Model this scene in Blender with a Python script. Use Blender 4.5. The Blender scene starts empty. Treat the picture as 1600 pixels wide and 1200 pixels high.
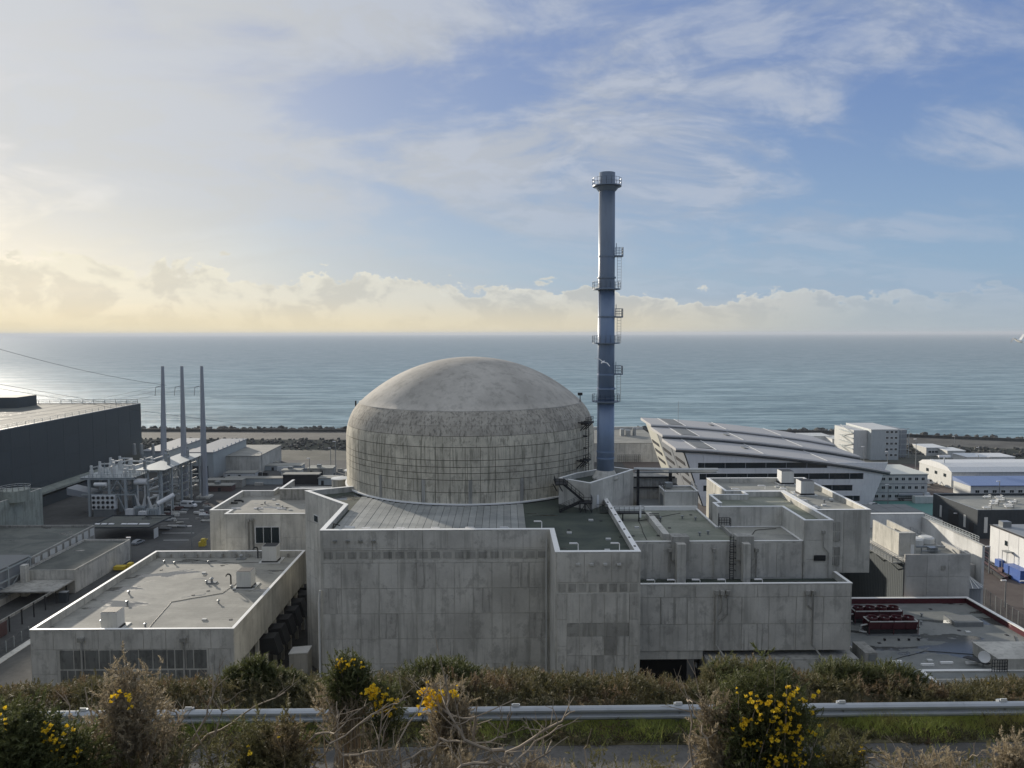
import bpy, math, random
import numpy as np
from mathutils import Vector, Matrix
R = math.radians
random.seed(7)
rng = np.random.default_rng(7)
S = bpy.context.scene
COL = S.collection

# ------------------------------------------------------------------ camera
EYE = 68.0
psi, pit, rol = R(.62), math.atan(79/1200.), R(.12)
fw = Vector((math.sin(psi)*math.cos(pit), math.cos(psi)*math.cos(pit), -math.sin(pit)))
r0 = Vector((math.cos(psi), -math.sin(psi), 0)); u0 = r0.cross(fw)
rt = r0*math.cos(rol)-u0*math.sin(rol); up = u0*math.cos(rol)+r0*math.sin(rol)
cd = bpy.data.cameras.new('camera'); cam = bpy.data.objects.new('camera', cd); COL.objects.link(cam)
cam.matrix_world = Matrix(((rt.x, up.x, -fw.x, 0), (rt.y, up.y, -fw.y, 0), (rt.z, up.z, -fw.z, EYE), (0, 0, 0, 1)))
cd.sensor_width = 36; cd.lens = 27; cd.clip_start = .1; cd.clip_end = 120000
S.camera = cam
def ray(px, py): return fw+rt*((px-800)/1200.)+up*((600-py)/1200.)
def G(px, py, z):
    d = ray(px, py); t = (z-EYE)/d.z; return (d.x*t, d.y*t)
def V(px, py, Y):
    d = ray(px, py); t = Y/d.y; return (d.x*t, EYE+d.z*t)

# ------------------------------------------------------------------ light
SAZ, SEL = R(-37), R(12.5)
sdir = Vector((math.sin(SAZ)*math.cos(SEL), math.cos(SAZ)*math.cos(SEL), math.sin(SEL)))
sl = bpy.data.lights.new('sun', 'SUN'); sl.energy = 4.2; sl.angle = R(1.5); sl.color = (1, .90, .76)
so = bpy.data.objects.new('sun', sl); COL.objects.link(so)
so.rotation_euler = (-sdir).to_track_quat('-Z', 'Y').to_euler(); so.location = (-200, 200, 300)
S.view_settings.view_transform = 'Standard'; S.view_settings.look = 'None'
S.view_settings.exposure = .22; S.view_settings.gamma = 1; S.view_settings.use_curve_mapping = False

class NT:
    def __init__(s, tree): s.t = tree; s.n = tree.nodes; s.l = tree.links
    def node(s, typ, **k):
        n = s.n.new(typ)
        for a, b in k.items(): setattr(n, a, b)
        return n
    def put(s, sock, v):
        if v is None: return
        if hasattr(v, 'is_output') or isinstance(v, bpy.types.NodeSocket): s.l.new(v, sock)
        elif isinstance(v, tuple) and len(v) == 3 and sock.type == 'RGBA': sock.default_value = (*v, 1)
        else: sock.default_value = v
    def m(s, op, a, b=None, c=None, clamp=False):
        n = s.node('ShaderNodeMath', operation=op, use_clamp=clamp)
        s.put(n.inputs[0], a); s.put(n.inputs[1], b); s.put(n.inputs[2], c); return n.outputs[0]
    def vm(s, op, a, b=None):
        n = s.node('ShaderNodeVectorMath', operation=op); s.put(n.inputs[0], a); s.put(n.inputs[1], b)
        return n.outputs['Value'] if op in ('DOT_PRODUCT', 'LENGTH') else n.outputs[0]
    def ramp(s, v, lo, hi, a=0., b=1.):
        n = s.node('ShaderNodeMapRange', interpolation_type='SMOOTHSTEP')
        for i, q in enumerate((v, lo, hi, a, b)): s.put(n.inputs[i], q)
        return n.outputs[0]
    def mix(s, f, a, b, mode='MIX'):
        n = s.node('ShaderNodeMix', data_type='RGBA', blend_type=mode)
        s.put(n.inputs[0], f); s.put(n.inputs[6], a); s.put(n.inputs[7], b); return n.outputs[2]
    def noise(s, vec, scale, detail=4, rough=.55, dist=0.):
        n = s.node('ShaderNodeTexNoise'); s.put(n.inputs['Vector'], vec)
        n.inputs['Scale'].default_value = scale; n.inputs['Detail'].default_value = detail
        n.inputs['Roughness'].default_value = rough; n.inputs['Distortion'].default_value = dist
        return n.outputs['Fac']
    def sep(s, v):
        n = s.node('ShaderNodeSeparateXYZ'); s.put(n.inputs[0], v); return n.outputs
    def comb(s, x, y, z):
        n = s.node('ShaderNodeCombineXYZ'); s.put(n.inputs[0], x); s.put(n.inputs[1], y); s.put(n.inputs[2], z); return n.outputs[0]
    def scale(s, v, k):
        return s.vm('MULTIPLY', v, k)

W = bpy.data.worlds.new('World'); S.world = W; W.use_nodes = True
w = NT(W.node_tree); w.n.clear()
SK = .1
def build_world():
    bg = w.node('ShaderNodeBackground'); out = w.node('ShaderNodeOutputWorld')
    w.l.new(bg.outputs[0], out.inputs[0]); bg.inputs[1].default_value = SK
    sky = w.node('ShaderNodeTexSky', sky_type='NISHITA'); sky.sun_disc = False
    sky.sun_elevation = SEL; sky.sun_rotation = SAZ; sky.altitude = 80; sky.air_density = 1.; sky.dust_density = 1.2; sky.ozone_density = 1.6
    d = w.node('ShaderNodeTexCoord').outputs['Generated']
    x, y, z = w.sep(d)[0:3]
    zc = w.m('MAXIMUM', z, 0.)
    cs = w.vm('DOT_PRODUCT', d, tuple(sdir))
    k = 1/SK
    def C(r, g, b): return (r*k, g*k, b*k)
    near = w.m('POWER', w.m('MAXIMUM', w.m('MULTIPLY_ADD', cs, .5, .5), 0.), 7.)      # wide glow round the sun
    near2 = w.m('POWER', w.m('MAXIMUM', cs, 0.), 14.)
    # clear sky, softened towards the sun
    grad = w.ramp(zc, 0., .36)
    clear = w.mix(grad, C(.24, .37, .54), C(.115, .20, .44))
    base = w.mix(.8, sky.outputs[0], clear)
    # high veil, laid on a plane overhead
    inv = w.m('DIVIDE', 1., w.m('ADD', zc, .26))
    P = w.comb(w.m('MULTIPLY', x, inv), w.m('MULTIPLY', y, inv), 0.)
    warp = w.noise(P, .7, 3)
    P2 = w.vm('ADD', w.scale(P, (1.25, 1.75, 1.)), w.comb(w.m('MULTIPLY', warp, 1.1), w.m('MULTIPLY', warp, .7), 3.1))
    n1 = w.noise(P2, 1.15, 9, .58, .5)
    n2 = w.noise(w.vm('ADD', P, (7.3, 2.2, 0.)), .55, 4, .5)
    n3 = w.noise(w.vm('ADD', P2, (1.3, 5.2, 2.)), 3.6, 7, .62, .3)
    den = w.m('ADD', w.m('MULTIPLY', n1, .60), w.m('ADD', w.m('MULTIPLY', n2, .24), w.m('MULTIPLY', n3, .22)))
    den = w.m('ADD', den, w.m('MULTIPLY', near, .045))
    den = w.m('ADD', den, w.ramp(z, .42, .85, 0., .16))
    veil = w.ramp(den, .455, .60)
    thin = w.ramp(z, .06, .22)
    veil = w.m('MULTIPLY', veil, w.m('MULTIPLY_ADD', thin, .62, .33))
    vc = w.mix(w.m('MULTIPLY', near, 1.3, clamp=True), C(.30, .355, .46), C(.46, .475, .49))
    vc = w.mix(w.ramp(n3, .46, .58, 0., .6), vc, C(.45, .49, .57))
    vc = w.mix(w.ramp(z, .40, .75), vc, C(.50, .52, .54))
    c1 = w.mix(w.m('MULTIPLY', veil, .92), base, vc)
    # pale glow near the sun
    low = w.ramp(z, .0, .24, 1., 0.)
    c1 = w.mix(w.m('MULTIPLY', near, .30, clamp=True), c1, w.mix(low, C(.50, .52, .55), C(.58, .57, .48)))
    c1 = w.mix(w.m('MULTIPLY', near2, .38, clamp=True), c1, w.mix(low, C(.70, .70, .67), C(.88, .80, .55)))
    # cumulus bank low over the sea
    az = w.m('ARCTAN2', x, y)
    A = w.comb(w.m('MULTIPLY', az, 1.), w.m('MULTIPLY', z, 1.6), 0.)
    b1 = w.noise(A, 9., 8, .62, .3); b2 = w.noise(A, 26., 6, .6, .4)
    hgt = w.m('MULTIPLY_ADD', az, -.042, .060)
    hgt = w.m('MINIMUM', hgt, .11)
    hgt = w.m('ADD', hgt, w.m('ADD', w.m('MULTIPLY', w.m('SUBTRACT', b1, .5), .15), w.m('MULTIPLY', w.m('SUBTRACT', b2, .5), .05)))
    dd = w.m('SUBTRACT', hgt, z)
    bank = w.ramp(dd, -.0015, .0035)
    bank = w.m('MULTIPLY', bank, w.ramp(az, .62, .25, .15, 1.))
    rim = w.ramp(dd, .0, .010, 1., 0.)
    bl = w.noise(w.vm('ADD', A, (.012, -.02, 0.)), 14., 7, .6, .3)
    bc = w.mix(w.ramp(bl, .45, .55), C(.44, .43, .40), C(.58, .55, .48))
    bc = w.mix(w.m('MULTIPLY', rim, .75), bc, C(.72, .69, .60))
    bc = w.mix(w.m('MULTIPLY', near, .8, clamp=True), bc, w.mix(w.ramp(bl, .44, .56), C(.64, .60, .48), C(.84, .79, .62)))
    c2 = w.mix(w.m('MULTIPLY', bank, .62), c1, bc)
    # horizon haze
    hz = w.ramp(z, .0, .05, 1., 0.)
    hc = w.mix(w.ramp(az, .05, .45), C(.52, .48, .38), C(.30, .38, .45))
    hc = w.mix(w.m('MULTIPLY', near, 1.6, clamp=True), hc, C(.74, .64, .42))
    c3 = w.mix(w.m('MULTIPLY', hz, .85), c2, hc)
    w.put(bg.inputs[0], c3)
build_world()

# ------------------------------------------------------------------ materials
def mat(name): 
    m_ = bpy.data.materials.new(name); m_.use_nodes = True
    t = NT(m_.node_tree); b = t.n['Principled BSDF']; return m_, t, b
def pos(t): return t.node('ShaderNodeNewGeometry').outputs['Position']
def orand(t): return t.node('ShaderNodeObjectInfo').outputs['Random']
def bump(t, b, h, strength, dist=.05):
    n = t.node('ShaderNodeBump'); n.inputs['Strength'].default_value = strength; n.inputs['Distance'].default_value = dist
    t.put(n.inputs['Height'], h); t.l.new(n.outputs[0], b.inputs['Normal'])
def mul(c, k): return tuple(min(1, v*k) for v in c)

def concrete(name, c, streak=.5, dark=.45, var=.16, sc=1., rough=.9, grime=(.07, .075, .06)):
    m_, t, b = mat(name); p = pos(t)
    a = t.noise(t.scale(p, (.16*sc, .16*sc, .12*sc)), 1., 5, .6)
    s = t.noise(t.scale(p, (1.1*sc, 1.1*sc, .07*sc)), 1., 6, .65)
    f = t.noise(p, 2.3*sc, 6, .7)
    col = t.mix(t.ramp(a, .3, .7), mul(c, .80), mul(c, 1.16))
    col = t.mix(t.m('MULTIPLY', t.ramp(s, .49, .65), streak), col, grime)
    col = t.mix(t.m('MULTIPLY', t.ramp(t.noise(t.scale(p, (.4*sc, .4*sc, .3*sc)), 1., 8, .72), .51, .63), dark), col, mul(c, .45))
    col = t.mix(t.ramp(f, .35, .75, 0., .22), col, mul(c, .62))
    v = t.m('MULTIPLY_ADD', orand(t), var, 1-var/2)
    hs = t.node('ShaderNodeHueSaturation'); t.put(hs.inputs['Value'], v); t.put(hs.inputs['Color'], col)
    t.put(b.inputs['Base Color'], hs.outputs[0]); b.inputs['Roughness'].default_value = rough
    bump(t, b, f, .35, .03); return m_
def roofing(name, c, c2, puddle=.0, stripe=None, rough=.85):
    m_, t, b = mat(name); p = pos(t)
    a = t.noise(t.scale(p, (.11, .16, .1)), 1., 7, .65, .6)
    f = t.noise(p, 1.6, 7, .72)
    col = t.mix(t.ramp(a, .36, .64), c, c2)
    if stripe:
        sx = t.sep(p)[stripe]
        st = t.m('FRACT', t.m('MULTIPLY', sx, .95))
        ln = t.ramp(t.m('ABSOLUTE', t.m('SUBTRACT', st, .5)), .455, .5)
        col = t.mix(t.m('MULTIPLY', ln, .45), col, mul(c, .5))
        rw = t.node('ShaderNodeTexWhiteNoise', noise_dimensions='1D'); t.put(rw.inputs['W'], t.m('FLOOR', t.m('MULTIPLY', sx, .95)))
        col = t.mix(t.m('MULTIPLY', rw.outputs[0], .35), col, mul(c2, .75))
    col = t.mix(t.ramp(f, .45, .8, 0., .4), col, mul(c, .55))
    r = rough
    if puddle:
        w_ = t.ramp(t.noise(t.scale(p, (.05, .14, .1)), 1., 5, .6, .4), 1-puddle-.02, 1-puddle+.01)
        col = t.mix(w_, col, mul(c, .45)); r = t.m('MULTIPLY_ADD', w_, .12-rough, rough)
    v = t.m('MULTIPLY_ADD', orand(t), .22, .89)
    hs = t.node('ShaderNodeHueSaturation'); t.put(hs.inputs['Value'], v); t.put(hs.inputs['Color'], col)
    t.put(b.inputs['Base Color'], hs.outputs[0]); t.put(b.inputs['Roughness'], r)
    bump(t, b, f, .25, .03); return m_
def paint(name, c, rough=.5, metal=0., var=.1, dirt=.3, ribs=None):
    m_, t, b = mat(name); p = pos(t)
    f = t.noise(t.scale(p, (1.2, 1.2, .25)), 1., 6, .65)
    col = t.mix(t.m('MULTIPLY', t.ramp(f, .45, .75), dirt), c, mul(c, .5))
    v = t.m('MULTIPLY_ADD', orand(t), var, 1-var/2)
    hs = t.node('ShaderNodeHueSaturation'); t.put(hs.inputs['Value'], v); t.put(hs.inputs['Color'], col)
    t.put(b.inputs['Base Color'], hs.outputs[0]); b.inputs['Roughness'].default_value = rough; b.inputs['Metallic'].default_value = metal
    if ribs:
        pp = t.sep(p); q = t.m('SINE', t.m('MULTIPLY', t.m('ADD', pp[0], pp[1]), ribs)); bump(t, b, q, .5, .05)
    return m_
def ground(name, c, c2, sc=.08, rough=.92, wet=0.):
    m_, t, b = mat(name); p = pos(t)
    a = t.noise(p, sc, 8, .65, .3); f = t.noise(p, sc*14, 8, .7)
    col = t.mix(t.ramp(a, .38, .62), c, c2); col = t.mix(t.ramp(f, .4, .75, 0., .55), col, mul(c, .5))
    r = rough
    if wet:
        w_ = t.ramp(t.noise(p, sc*.9, 6, .6, .4), 1-wet-.02, 1-wet+.02)
        col = t.mix(w_, col, mul(c, .5)); r = t.m('MULTIPLY_ADD', w_, .15-rough, rough)
    t.put(b.inputs['Base Color'], col); t.put(b.inputs['Roughness'], r)
    bump(t, b, f, .5, .06); return m_
def leafy(name, c, c2, c3=None, trans=.35, sc=3.):
    m_, t, b = mat(name); p = pos(t)
    a = t.noise(p, sc, 5, .7); col = t.mix(t.ramp(a, .35, .65), c, c2)
    if c3: col = t.mix(t.ramp(t.noise(p, sc*.35, 4, .6), .5, .62), col, c3)
    f = t.noise(p, sc*12, 3, .7); col = t.mix(t.ramp(f, .3, .8, 0., .5), col, mul(c2, 1.5))
    t.put(b.inputs['Base Color'], col); b.inputs['Roughness'].default_value = .65
    tr = t.node('ShaderNodeBsdfTranslucent'); t.put(tr.inputs[0], col)
    mx = t.node('ShaderNodeMixShader'); mx.inputs[0].default_value = trans
    t.l.new(b.outputs[0], mx.inputs[1]); t.l.new(tr.outputs[0], mx.inputs[2]); t.l.new(mx.outputs[0], t.n['Material Output'].inputs[0])
    return m_

M = {}
M['conc'] = concrete('concrete_weathered', (.54, .53, .48), .35, .35)
M['conc_p'] = concrete('concrete_panel_cast', (.54, .53, .485), .3, .5, .07, 1.1)
M['conc_mid'] = concrete('concrete_panel_grey', (.50, .49, .45), .5, .6, .12, 1.7)
M['conc_dark'] = concrete('concrete_stained', (.35, .345, .315), .5, .6, .3)
M['stain'] = concrete('concrete_raw_recess', (.155, .16, .15), .5, .7, .25, 2.)
M['conc_lt'] = concrete('concrete_pale', (.55, .54, .49), .3, .3)
M['conc_new'] = concrete('concrete_new', (.47, .465, .44), .12, .3)
M['drum'] = concrete('concrete_reactor_drum', (.55, .515, .42), .6, .6, .1, 2.2, .92, (.075, .08, .055))
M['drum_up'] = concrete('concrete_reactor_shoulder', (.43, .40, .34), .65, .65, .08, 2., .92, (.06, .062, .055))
M['joint'] = concrete('concrete_joint', (.13, .125, .10), .3, .3)
M['cap'] = concrete('dome_coating', (.46, .435, .385), .25, .12, .05, .6, .95)
M['white_wall'] = concrete('white_render', (.62, .63, .62), .12, .12)
M['green_wall'] = concrete('old_pale_render', (.30, .33, .29), .35, .4)
M['cope'] = paint('coping_metal', (.86, .86, .83), .5, 0., .05, .15)
M['roof_g'] = roofing('membrane_grey', (.22, .225, .21), (.32, .32, .285), 0., 1)
M['roof_b'] = roofing('membrane_pale', (.22, .22, .20), (.34, .335, .30), .395, 1)
M['roof_moss'] = roofing('membrane_mossy', (.17, .19, .15), (.28, .29, .24), .0, 0)
M['roof_dark'] = roofing('membrane_dark_green', (.035, .048, .04), (.065, .08, .062), .38)
M['roof_wet'] = roofing('membrane_wet', (.17, .185, .18), (.24, .25, .24), .42)
M['sheet'] = roofing('roof_sheet_metal', (.25, .265, .26), (.38, .39, .37), 0., None, .55)
M['dark_clad'] = paint('cladding_dark', (.026, .036, .045), .7, 0., .12, .3, 14.)
M['hall'] = paint('cladding_hall', (.048, .062, .070), .75, 0., .1, .3, 9.)
M['lt_clad'] = paint('cladding_light', (.70, .71, .71), .5, 0., .1, .2)
M['grey_clad'] = paint('cladding_grey_and_shaded', (.25, .27, .29), .6, 0., .1, .2)  # grey cladding; also holds the shade painted on the curved building's nearer ends
M['roof_alu'] = paint('roof_aluminium', (.40, .40, .40), .7, 0., .08, .25)
M['roof_panel'] = paint('roof_skylight', (.17, .18, .18), .7, 0., .05, .1)
M['warm_clad'] = paint('cladding_cream_and_sunlit', (.66, .66, .58), .5, .1, .05, .1)  # cream; also holds the sunlight painted on the curved building's rear end
M['white'] = paint('white_paint', (.70, .71, .70), .45, 0., .12, .25)
M['offwhite'] = paint('offwhite_paint', (.55, .56, .54), .5, 0., .12, .35)
M['roof_drk'] = roofing('membrane_charcoal', (.075, .085, .078), (.125, .135, .12), .36)
M['black'] = paint('black_steel', (.010, .012, .015), .6, 0., .2, .3)
M['steel'] = paint('galvanised_steel', (.30, .32, .33), .4, .6, .15, .3)
M['gsteel'] = paint('grey_steelwork', (.38, .42, .43), .5, .2, .12, .3)
M['rail'] = paint('guardrail_zinc', (.42, .45, .48), .5, .4, .15, .5)
M['stack'] = paint('stack_blue', (.17, .235, .345), .42, .1, .08, .25)
M['stack_top'] = paint('stack_grey_blue', (.15, .195, .26), .42, .1, .08, .25)
M['blue'] = paint('blue_paint', (.05, .12, .38), .45)
M['ltblue'] = paint('blue_roof', (.17, .24, .42), .45)
M['red'] = paint('red_paint', (.45, .04, .04), .45)
M['darkred'] = paint('dark_red_paint', (.085, .012, .02), .45, .1, .1, .4)
M['teal'] = paint('teal_surface', (.08, .22, .20), .6, 0., .1, .3)
M['yellow'] = paint('yellow_paint', (.60, .45, .04), .5)
M['maroon'] = paint('maroon_panel', (.09, .045, .045), .6)
M['pole'] = paint('mast_pale', (.30, .32, .35), .45, .1, .05, .2)
M['yard'] = ground('yard_asphalt', (.05, .053, .053), (.085, .088, .086), .03, .9, .0)
M['yard_b'] = ground('yard_dirt', (.085, .066, .058), (.12, .10, .088), .03, .92, .34)
M['road'] = ground('road_asphalt', (.085, .083, .078), (.13, .125, .115), .8)
M['slope'] = ground('hillside_soil', (.06, .06, .03), (.11, .095, .05), .4)
M['crest'] = ground('sea_wall_top', (.07, .07, .066), (.11, .11, .10), .05)
M['bankg'] = ground('rough_bank', (.065, .07, .055), (.11, .11, .09), .06)
M['rock'] = ground('armour_rock', (.05, .052, .05), (.14, .14, .13), .25)
M['grassb'] = leafy('grass_blades', (.24, .31, .07), (.42, .44, .12), (.34, .28, .12), .5, 2.)
M['gorse'] = leafy('gorse_green', (.045, .06, .02), (.12, .13, .045), None, .38, 4.)
M['gorse_o'] = leafy('gorse_olive', (.085, .09, .035), (.17, .155, .065), (.20, .145, .085), .4, 2.)
M['gorse_b'] = leafy('gorse_brown', (.19, .155, .10), (.37, .31, .21), None, .42, 4.)
M['hedge'] = leafy('hedge_mix', (.055, .06, .025), (.125, .11, .05), (.17, .115, .07), .38, 2.2)
M['blossom'] = leafy('gorse_blossom', (.70, .42, .01), (.85, .58, .03), None, .35, 9.)
M['bark'] = paint('branch_bark', (.30, .245, .18), .8, 0., .3, .5)
m_, t, b = mat('window_glass'); t.put(b.inputs['Base Color'], (.02, .03, .035)); b.inputs['Roughness'].default_value = .15; b.inputs['Specular IOR Level'].default_value = .15
M['glass'] = m_
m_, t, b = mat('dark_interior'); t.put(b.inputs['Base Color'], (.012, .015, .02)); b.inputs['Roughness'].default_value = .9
M['void'] = m_
m_, t, b = mat('lamp_white'); t.put(b.inputs['Base Color'], (.8, .8, .8)); M['lampw'] = m_

# sea
m_, t, b = mat('sea_water'); p = pos(t)
w1 = t.noise(t.scale(p, (.05, .13, 0.)), 1., 6, .62, .4); w2 = t.noise(t.scale(p, (.22, .5, 0.)), 1., 5, .65, .3)
w3 = t.noise(t.scale(p, (.004, .022, 0.)), 1., 6, .6, .5); w4 = t.noise(t.scale(p, (.0011, .006, 0.)), 1., 4, .55)
hh = t.m('ADD', t.m('MULTIPLY', w1, 1.), t.m('MULTIPLY', w2, .35))
col = t.mix(t.ramp(w3, .42, .58), (.115, .185, .21), (.24, .34, .37))
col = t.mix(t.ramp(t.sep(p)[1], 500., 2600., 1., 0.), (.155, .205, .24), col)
col = t.mix(t.ramp(w1, .45, .65, 0., .55), col, (.30, .40, .42)); w5 = t.noise(t.scale(p, (.012, .07, 0.)), 1., 7, .7, .4); col = t.mix(t.ramp(w5, .46, .57, 0., .7), col, (.05, .11, .14))
t.put(b.inputs['Base Color'], col); b.inputs['Roughness'].default_value = .28; b.inputs['IOR'].default_value = 1.33; b.inputs['Specular IOR Level'].default_value = .3
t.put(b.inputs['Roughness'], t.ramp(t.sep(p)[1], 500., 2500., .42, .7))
bump(t, b, hh, 1., 2.6)
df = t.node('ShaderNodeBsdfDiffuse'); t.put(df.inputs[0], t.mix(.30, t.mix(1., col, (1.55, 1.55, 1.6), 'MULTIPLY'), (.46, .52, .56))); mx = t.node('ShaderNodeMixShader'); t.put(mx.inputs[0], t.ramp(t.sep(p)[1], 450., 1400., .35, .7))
t.l.new(b.outputs[0], mx.inputs[1]); t.l.new(df.outputs[0], mx.inputs[2]); t.l.new(mx.outputs[0], t.n['Material Output'].inputs[0])
M['sea'] = m_

# ------------------------------------------------------------------ mesh helpers
class MB:
    def __init__(s): s.v = []; s.f = []; s.smooth = False
    def add(s, vs, fs):
        n = len(s.v); s.v += [tuple(v) for v in vs]; s.f += [tuple(i+n for i in f) for f in fs]; return s
    def box(s, x0, x1, y0, y1, z0, z1):
        v = [(x0, y0, z0), (x1, y0, z0), (x1, y1, z0), (x0, y1, z0), (x0, y0, z1), (x1, y0, z1), (x1, y1, z1), (x0, y1, z1)]
        return s.add(v, [(0, 3, 2, 1), (4, 5, 6, 7), (0, 1, 5, 4), (1, 2, 6, 5), (2, 3, 7, 6), (3, 0, 4, 7)])
    def hexa(s, v): # 8 corners
        return s.add(v, [(0, 3, 2, 1), (4, 5, 6, 7), (0, 1, 5, 4), (1, 2, 6, 5), (2, 3, 7, 6), (3, 0, 4, 7)])
    def prism(s, poly, z0, z1, top=True, bottom=True):
        n = len(poly); v = [(x, y, z0) for x, y in poly]+[(x, y, z1) for x, y in poly]
        f = [(i, (i+1) % n, (i+1) % n+n, i+n) for i in range(n)]
        if top: f.append(tuple(range(n, 2*n)))
        if bottom: f.append(tuple(range(n-1, -1, -1)))
        return s.add(v, f)
    def ring(s, outer, inner, z0, z1):
        n = len(outer)
        v = [(x, y, z0) for x, y in outer]+[(x, y, z1) for x, y in outer]+[(x, y, z0) for x, y in inner]+[(x, y, z1) for x, y in inner]
        f = []
        for i in range(n):
            j = (i+1) % n
            f += [(i, j, j+n, i+n), (i+2*n, i+3*n, j+3*n, j+2*n), (i+n, j+n, j+3*n, i+3*n), (i, i+2*n, j+2*n, j)]
        return s.add(v, f)
    def bar(s, p, q, a, b=None):
        b = b or a; p = Vector(p); q = Vector(q); d = (q-p).normalized()
        u = Vector((0, 0, 1)) if abs(d.z) < .9 else Vector((0, 1, 0))
        x = d.cross(u).normalized()*a/2; y = x.cross(d).normalized()*b/2
        v = [p-x-y, p+x-y, p+x+y, p-x+y, q-x-y, q+x-y, q+x+y, q-x+y]
        return s.hexa(v)
    def tube(s, pts, rs, n=8, cap=True):
        if not hasattr(rs, '__len__'): rs = [rs]*len(pts)
        pts = [Vector(p) for p in pts]; base = len(s.v); vs = []; fs = []
        pd = None
        for i, p in enumerate(pts):
            d = (pts[min(i+1, len(pts)-1)]-pts[max(i-1, 0)]).normalized()
            u = Vector((0, 0, 1)) if abs(d.z) < .95 else Vector((1, 0, 0))
            x = d.cross(u).normalized(); y = x.cross(d)
            for k in range(n):
                a = 2*math.pi*k/n; vs.append(p+(x*math.cos(a)+y*math.sin(a))*rs[i])
        for i in range(len(pts)-1):
            for k in range(n):
                j = (k+1) % n; fs.append((i*n+k, i*n+j, (i+1)*n+j, (i+1)*n+k))
        if cap: fs += [tuple(range(n-1, -1, -1)), tuple(range((len(pts)-1)*n, len(pts)*n))]
        return s.add(vs, fs)
    def lathe(s, prof, n=32, c=(0, 0), a0=0., a1=2*math.pi, cap=True):
        full = abs(a1-a0-2*math.pi) < 1e-6; m = n if full else n+1; vs = []; fs = []
        for r_, z in prof:
            for k in range(m):
                a = a0+(a1-a0)*k/n; vs.append((c[0]+r_*math.cos(a), c[1]+r_*math.sin(a), z))
        for i in range(len(prof)-1):
            for k in range(n):
                j = (k+1) % m if full else k+1; fs.append((i*m+k, i*m+j, (i+1)*m+j, (i+1)*m+k))
        if cap and full: fs += [tuple(range(m-1, -1, -1)), tuple(range((len(prof)-1)*m, len(prof)*m))]
        return s.add(vs, fs)
    def mesh(s, name, off=(0, 0, 0), smooth=False):
        me = bpy.data.meshes.new(name)
        v = np.array(s.v, dtype=float)-np.array(off); me.from_pydata(v.tolist(), [], s.f)
        if smooth or s.smooth: me.shade_smooth()
        return me
def nmesh(name, verts, faces):
    """fast triangle mesh from numpy arrays"""
    me = bpy.data.meshes.new(name); nv, nf = len(verts), len(faces)
    me.vertices.add(nv); me.vertices.foreach_set('co', np.asarray(verts, dtype=np.float32).ravel())
    me.loops.add(nf*3); me.loops.foreach_set('vertex_index', np.asarray(faces, dtype=np.int32).ravel())
    me.polygons.add(nf); me.polygons.foreach_set('loop_start', np.arange(0, nf*3, 3, dtype=np.int32))
    me.update(calc_edges=True); return me
def tagp(o, label=None, cat=None, group=None, kind=None):
    if label: o['label'] = label
    if cat: o['category'] = cat
    if group: o['group'] = group
    if kind: o['kind'] = kind
class Thing:
    def __init__(s, name, label, cat, loc=(0, 0, 0), group=None):
        s.o = bpy.data.objects.new(name, None); COL.objects.link(s.o); s.loc = Vector(loc); s.o.location = loc
        s.o.empty_display_size = .5; tagp(s.o, label, cat, group)
    def part(s, name, mb, m, parent=None, label=None, smooth=False, kind=None):
        me = mb.mesh(name, s.loc, smooth); me.materials.append(M[m])
        o = bpy.data.objects.new(name, me); COL.objects.link(o); o.parent = parent or s.o
        tagp(o, label, None, None, kind); return o
    def inst(s, name, me, loc, rz=0., parent=None):
        o = bpy.data.objects.new(name, me); COL.objects.link(o); o.parent = parent or s.o
        o.location = Vector(loc)-s.loc; o.rotation_euler = (0, 0, rz); return o
def single(name, mb, m, label, cat, group=None, smooth=False):
    me = mb.mesh(name, (0, 0, 0), smooth); me.materials.append(M[m]); o = bpy.data.objects.new(name, me); COL.objects.link(o)
    tagp(o, label, cat, group); return o
def struct(name, mb, m, kind='structure', smooth=False):
    me = mb.mesh(name, (0, 0, 0), smooth); me.materials.append(M[m]); o = bpy.data.objects.new(name, me); COL.objects.link(o)
    o['kind'] = kind; return o
def copy_tree(o, loc, rz=None, label=None):
    c = o.copy(); COL.objects.link(c); c.location = loc
    if rz is not None: c.rotation_euler = (0, 0, rz)
    if label: c['label'] = label
    def rec(src, dst):
        for ch in src.children:
            k = ch.copy(); COL.objects.link(k); k.parent = dst; rec(ch, k)
    rec(o, c); return c
def inset(poly, d):
    n = len(poly); out = []
    for i in range(n):
        p0, p1, p2 = Vector(poly[i-1]), Vector(poly[i]), Vector(poly[(i+1) % n])
        e1 = (p1-p0).normalized(); e2 = (p2-p1).normalized()
        n1 = Vector((-e1.y, e1.x)); n2 = Vector((-e2.y, e2.x)); k = 1+n1.dot(n2)
        q = p1+(n1+n2)*(d/max(k, .2)); out.append((q.x, q.y))
    return out
PM = {}
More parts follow.
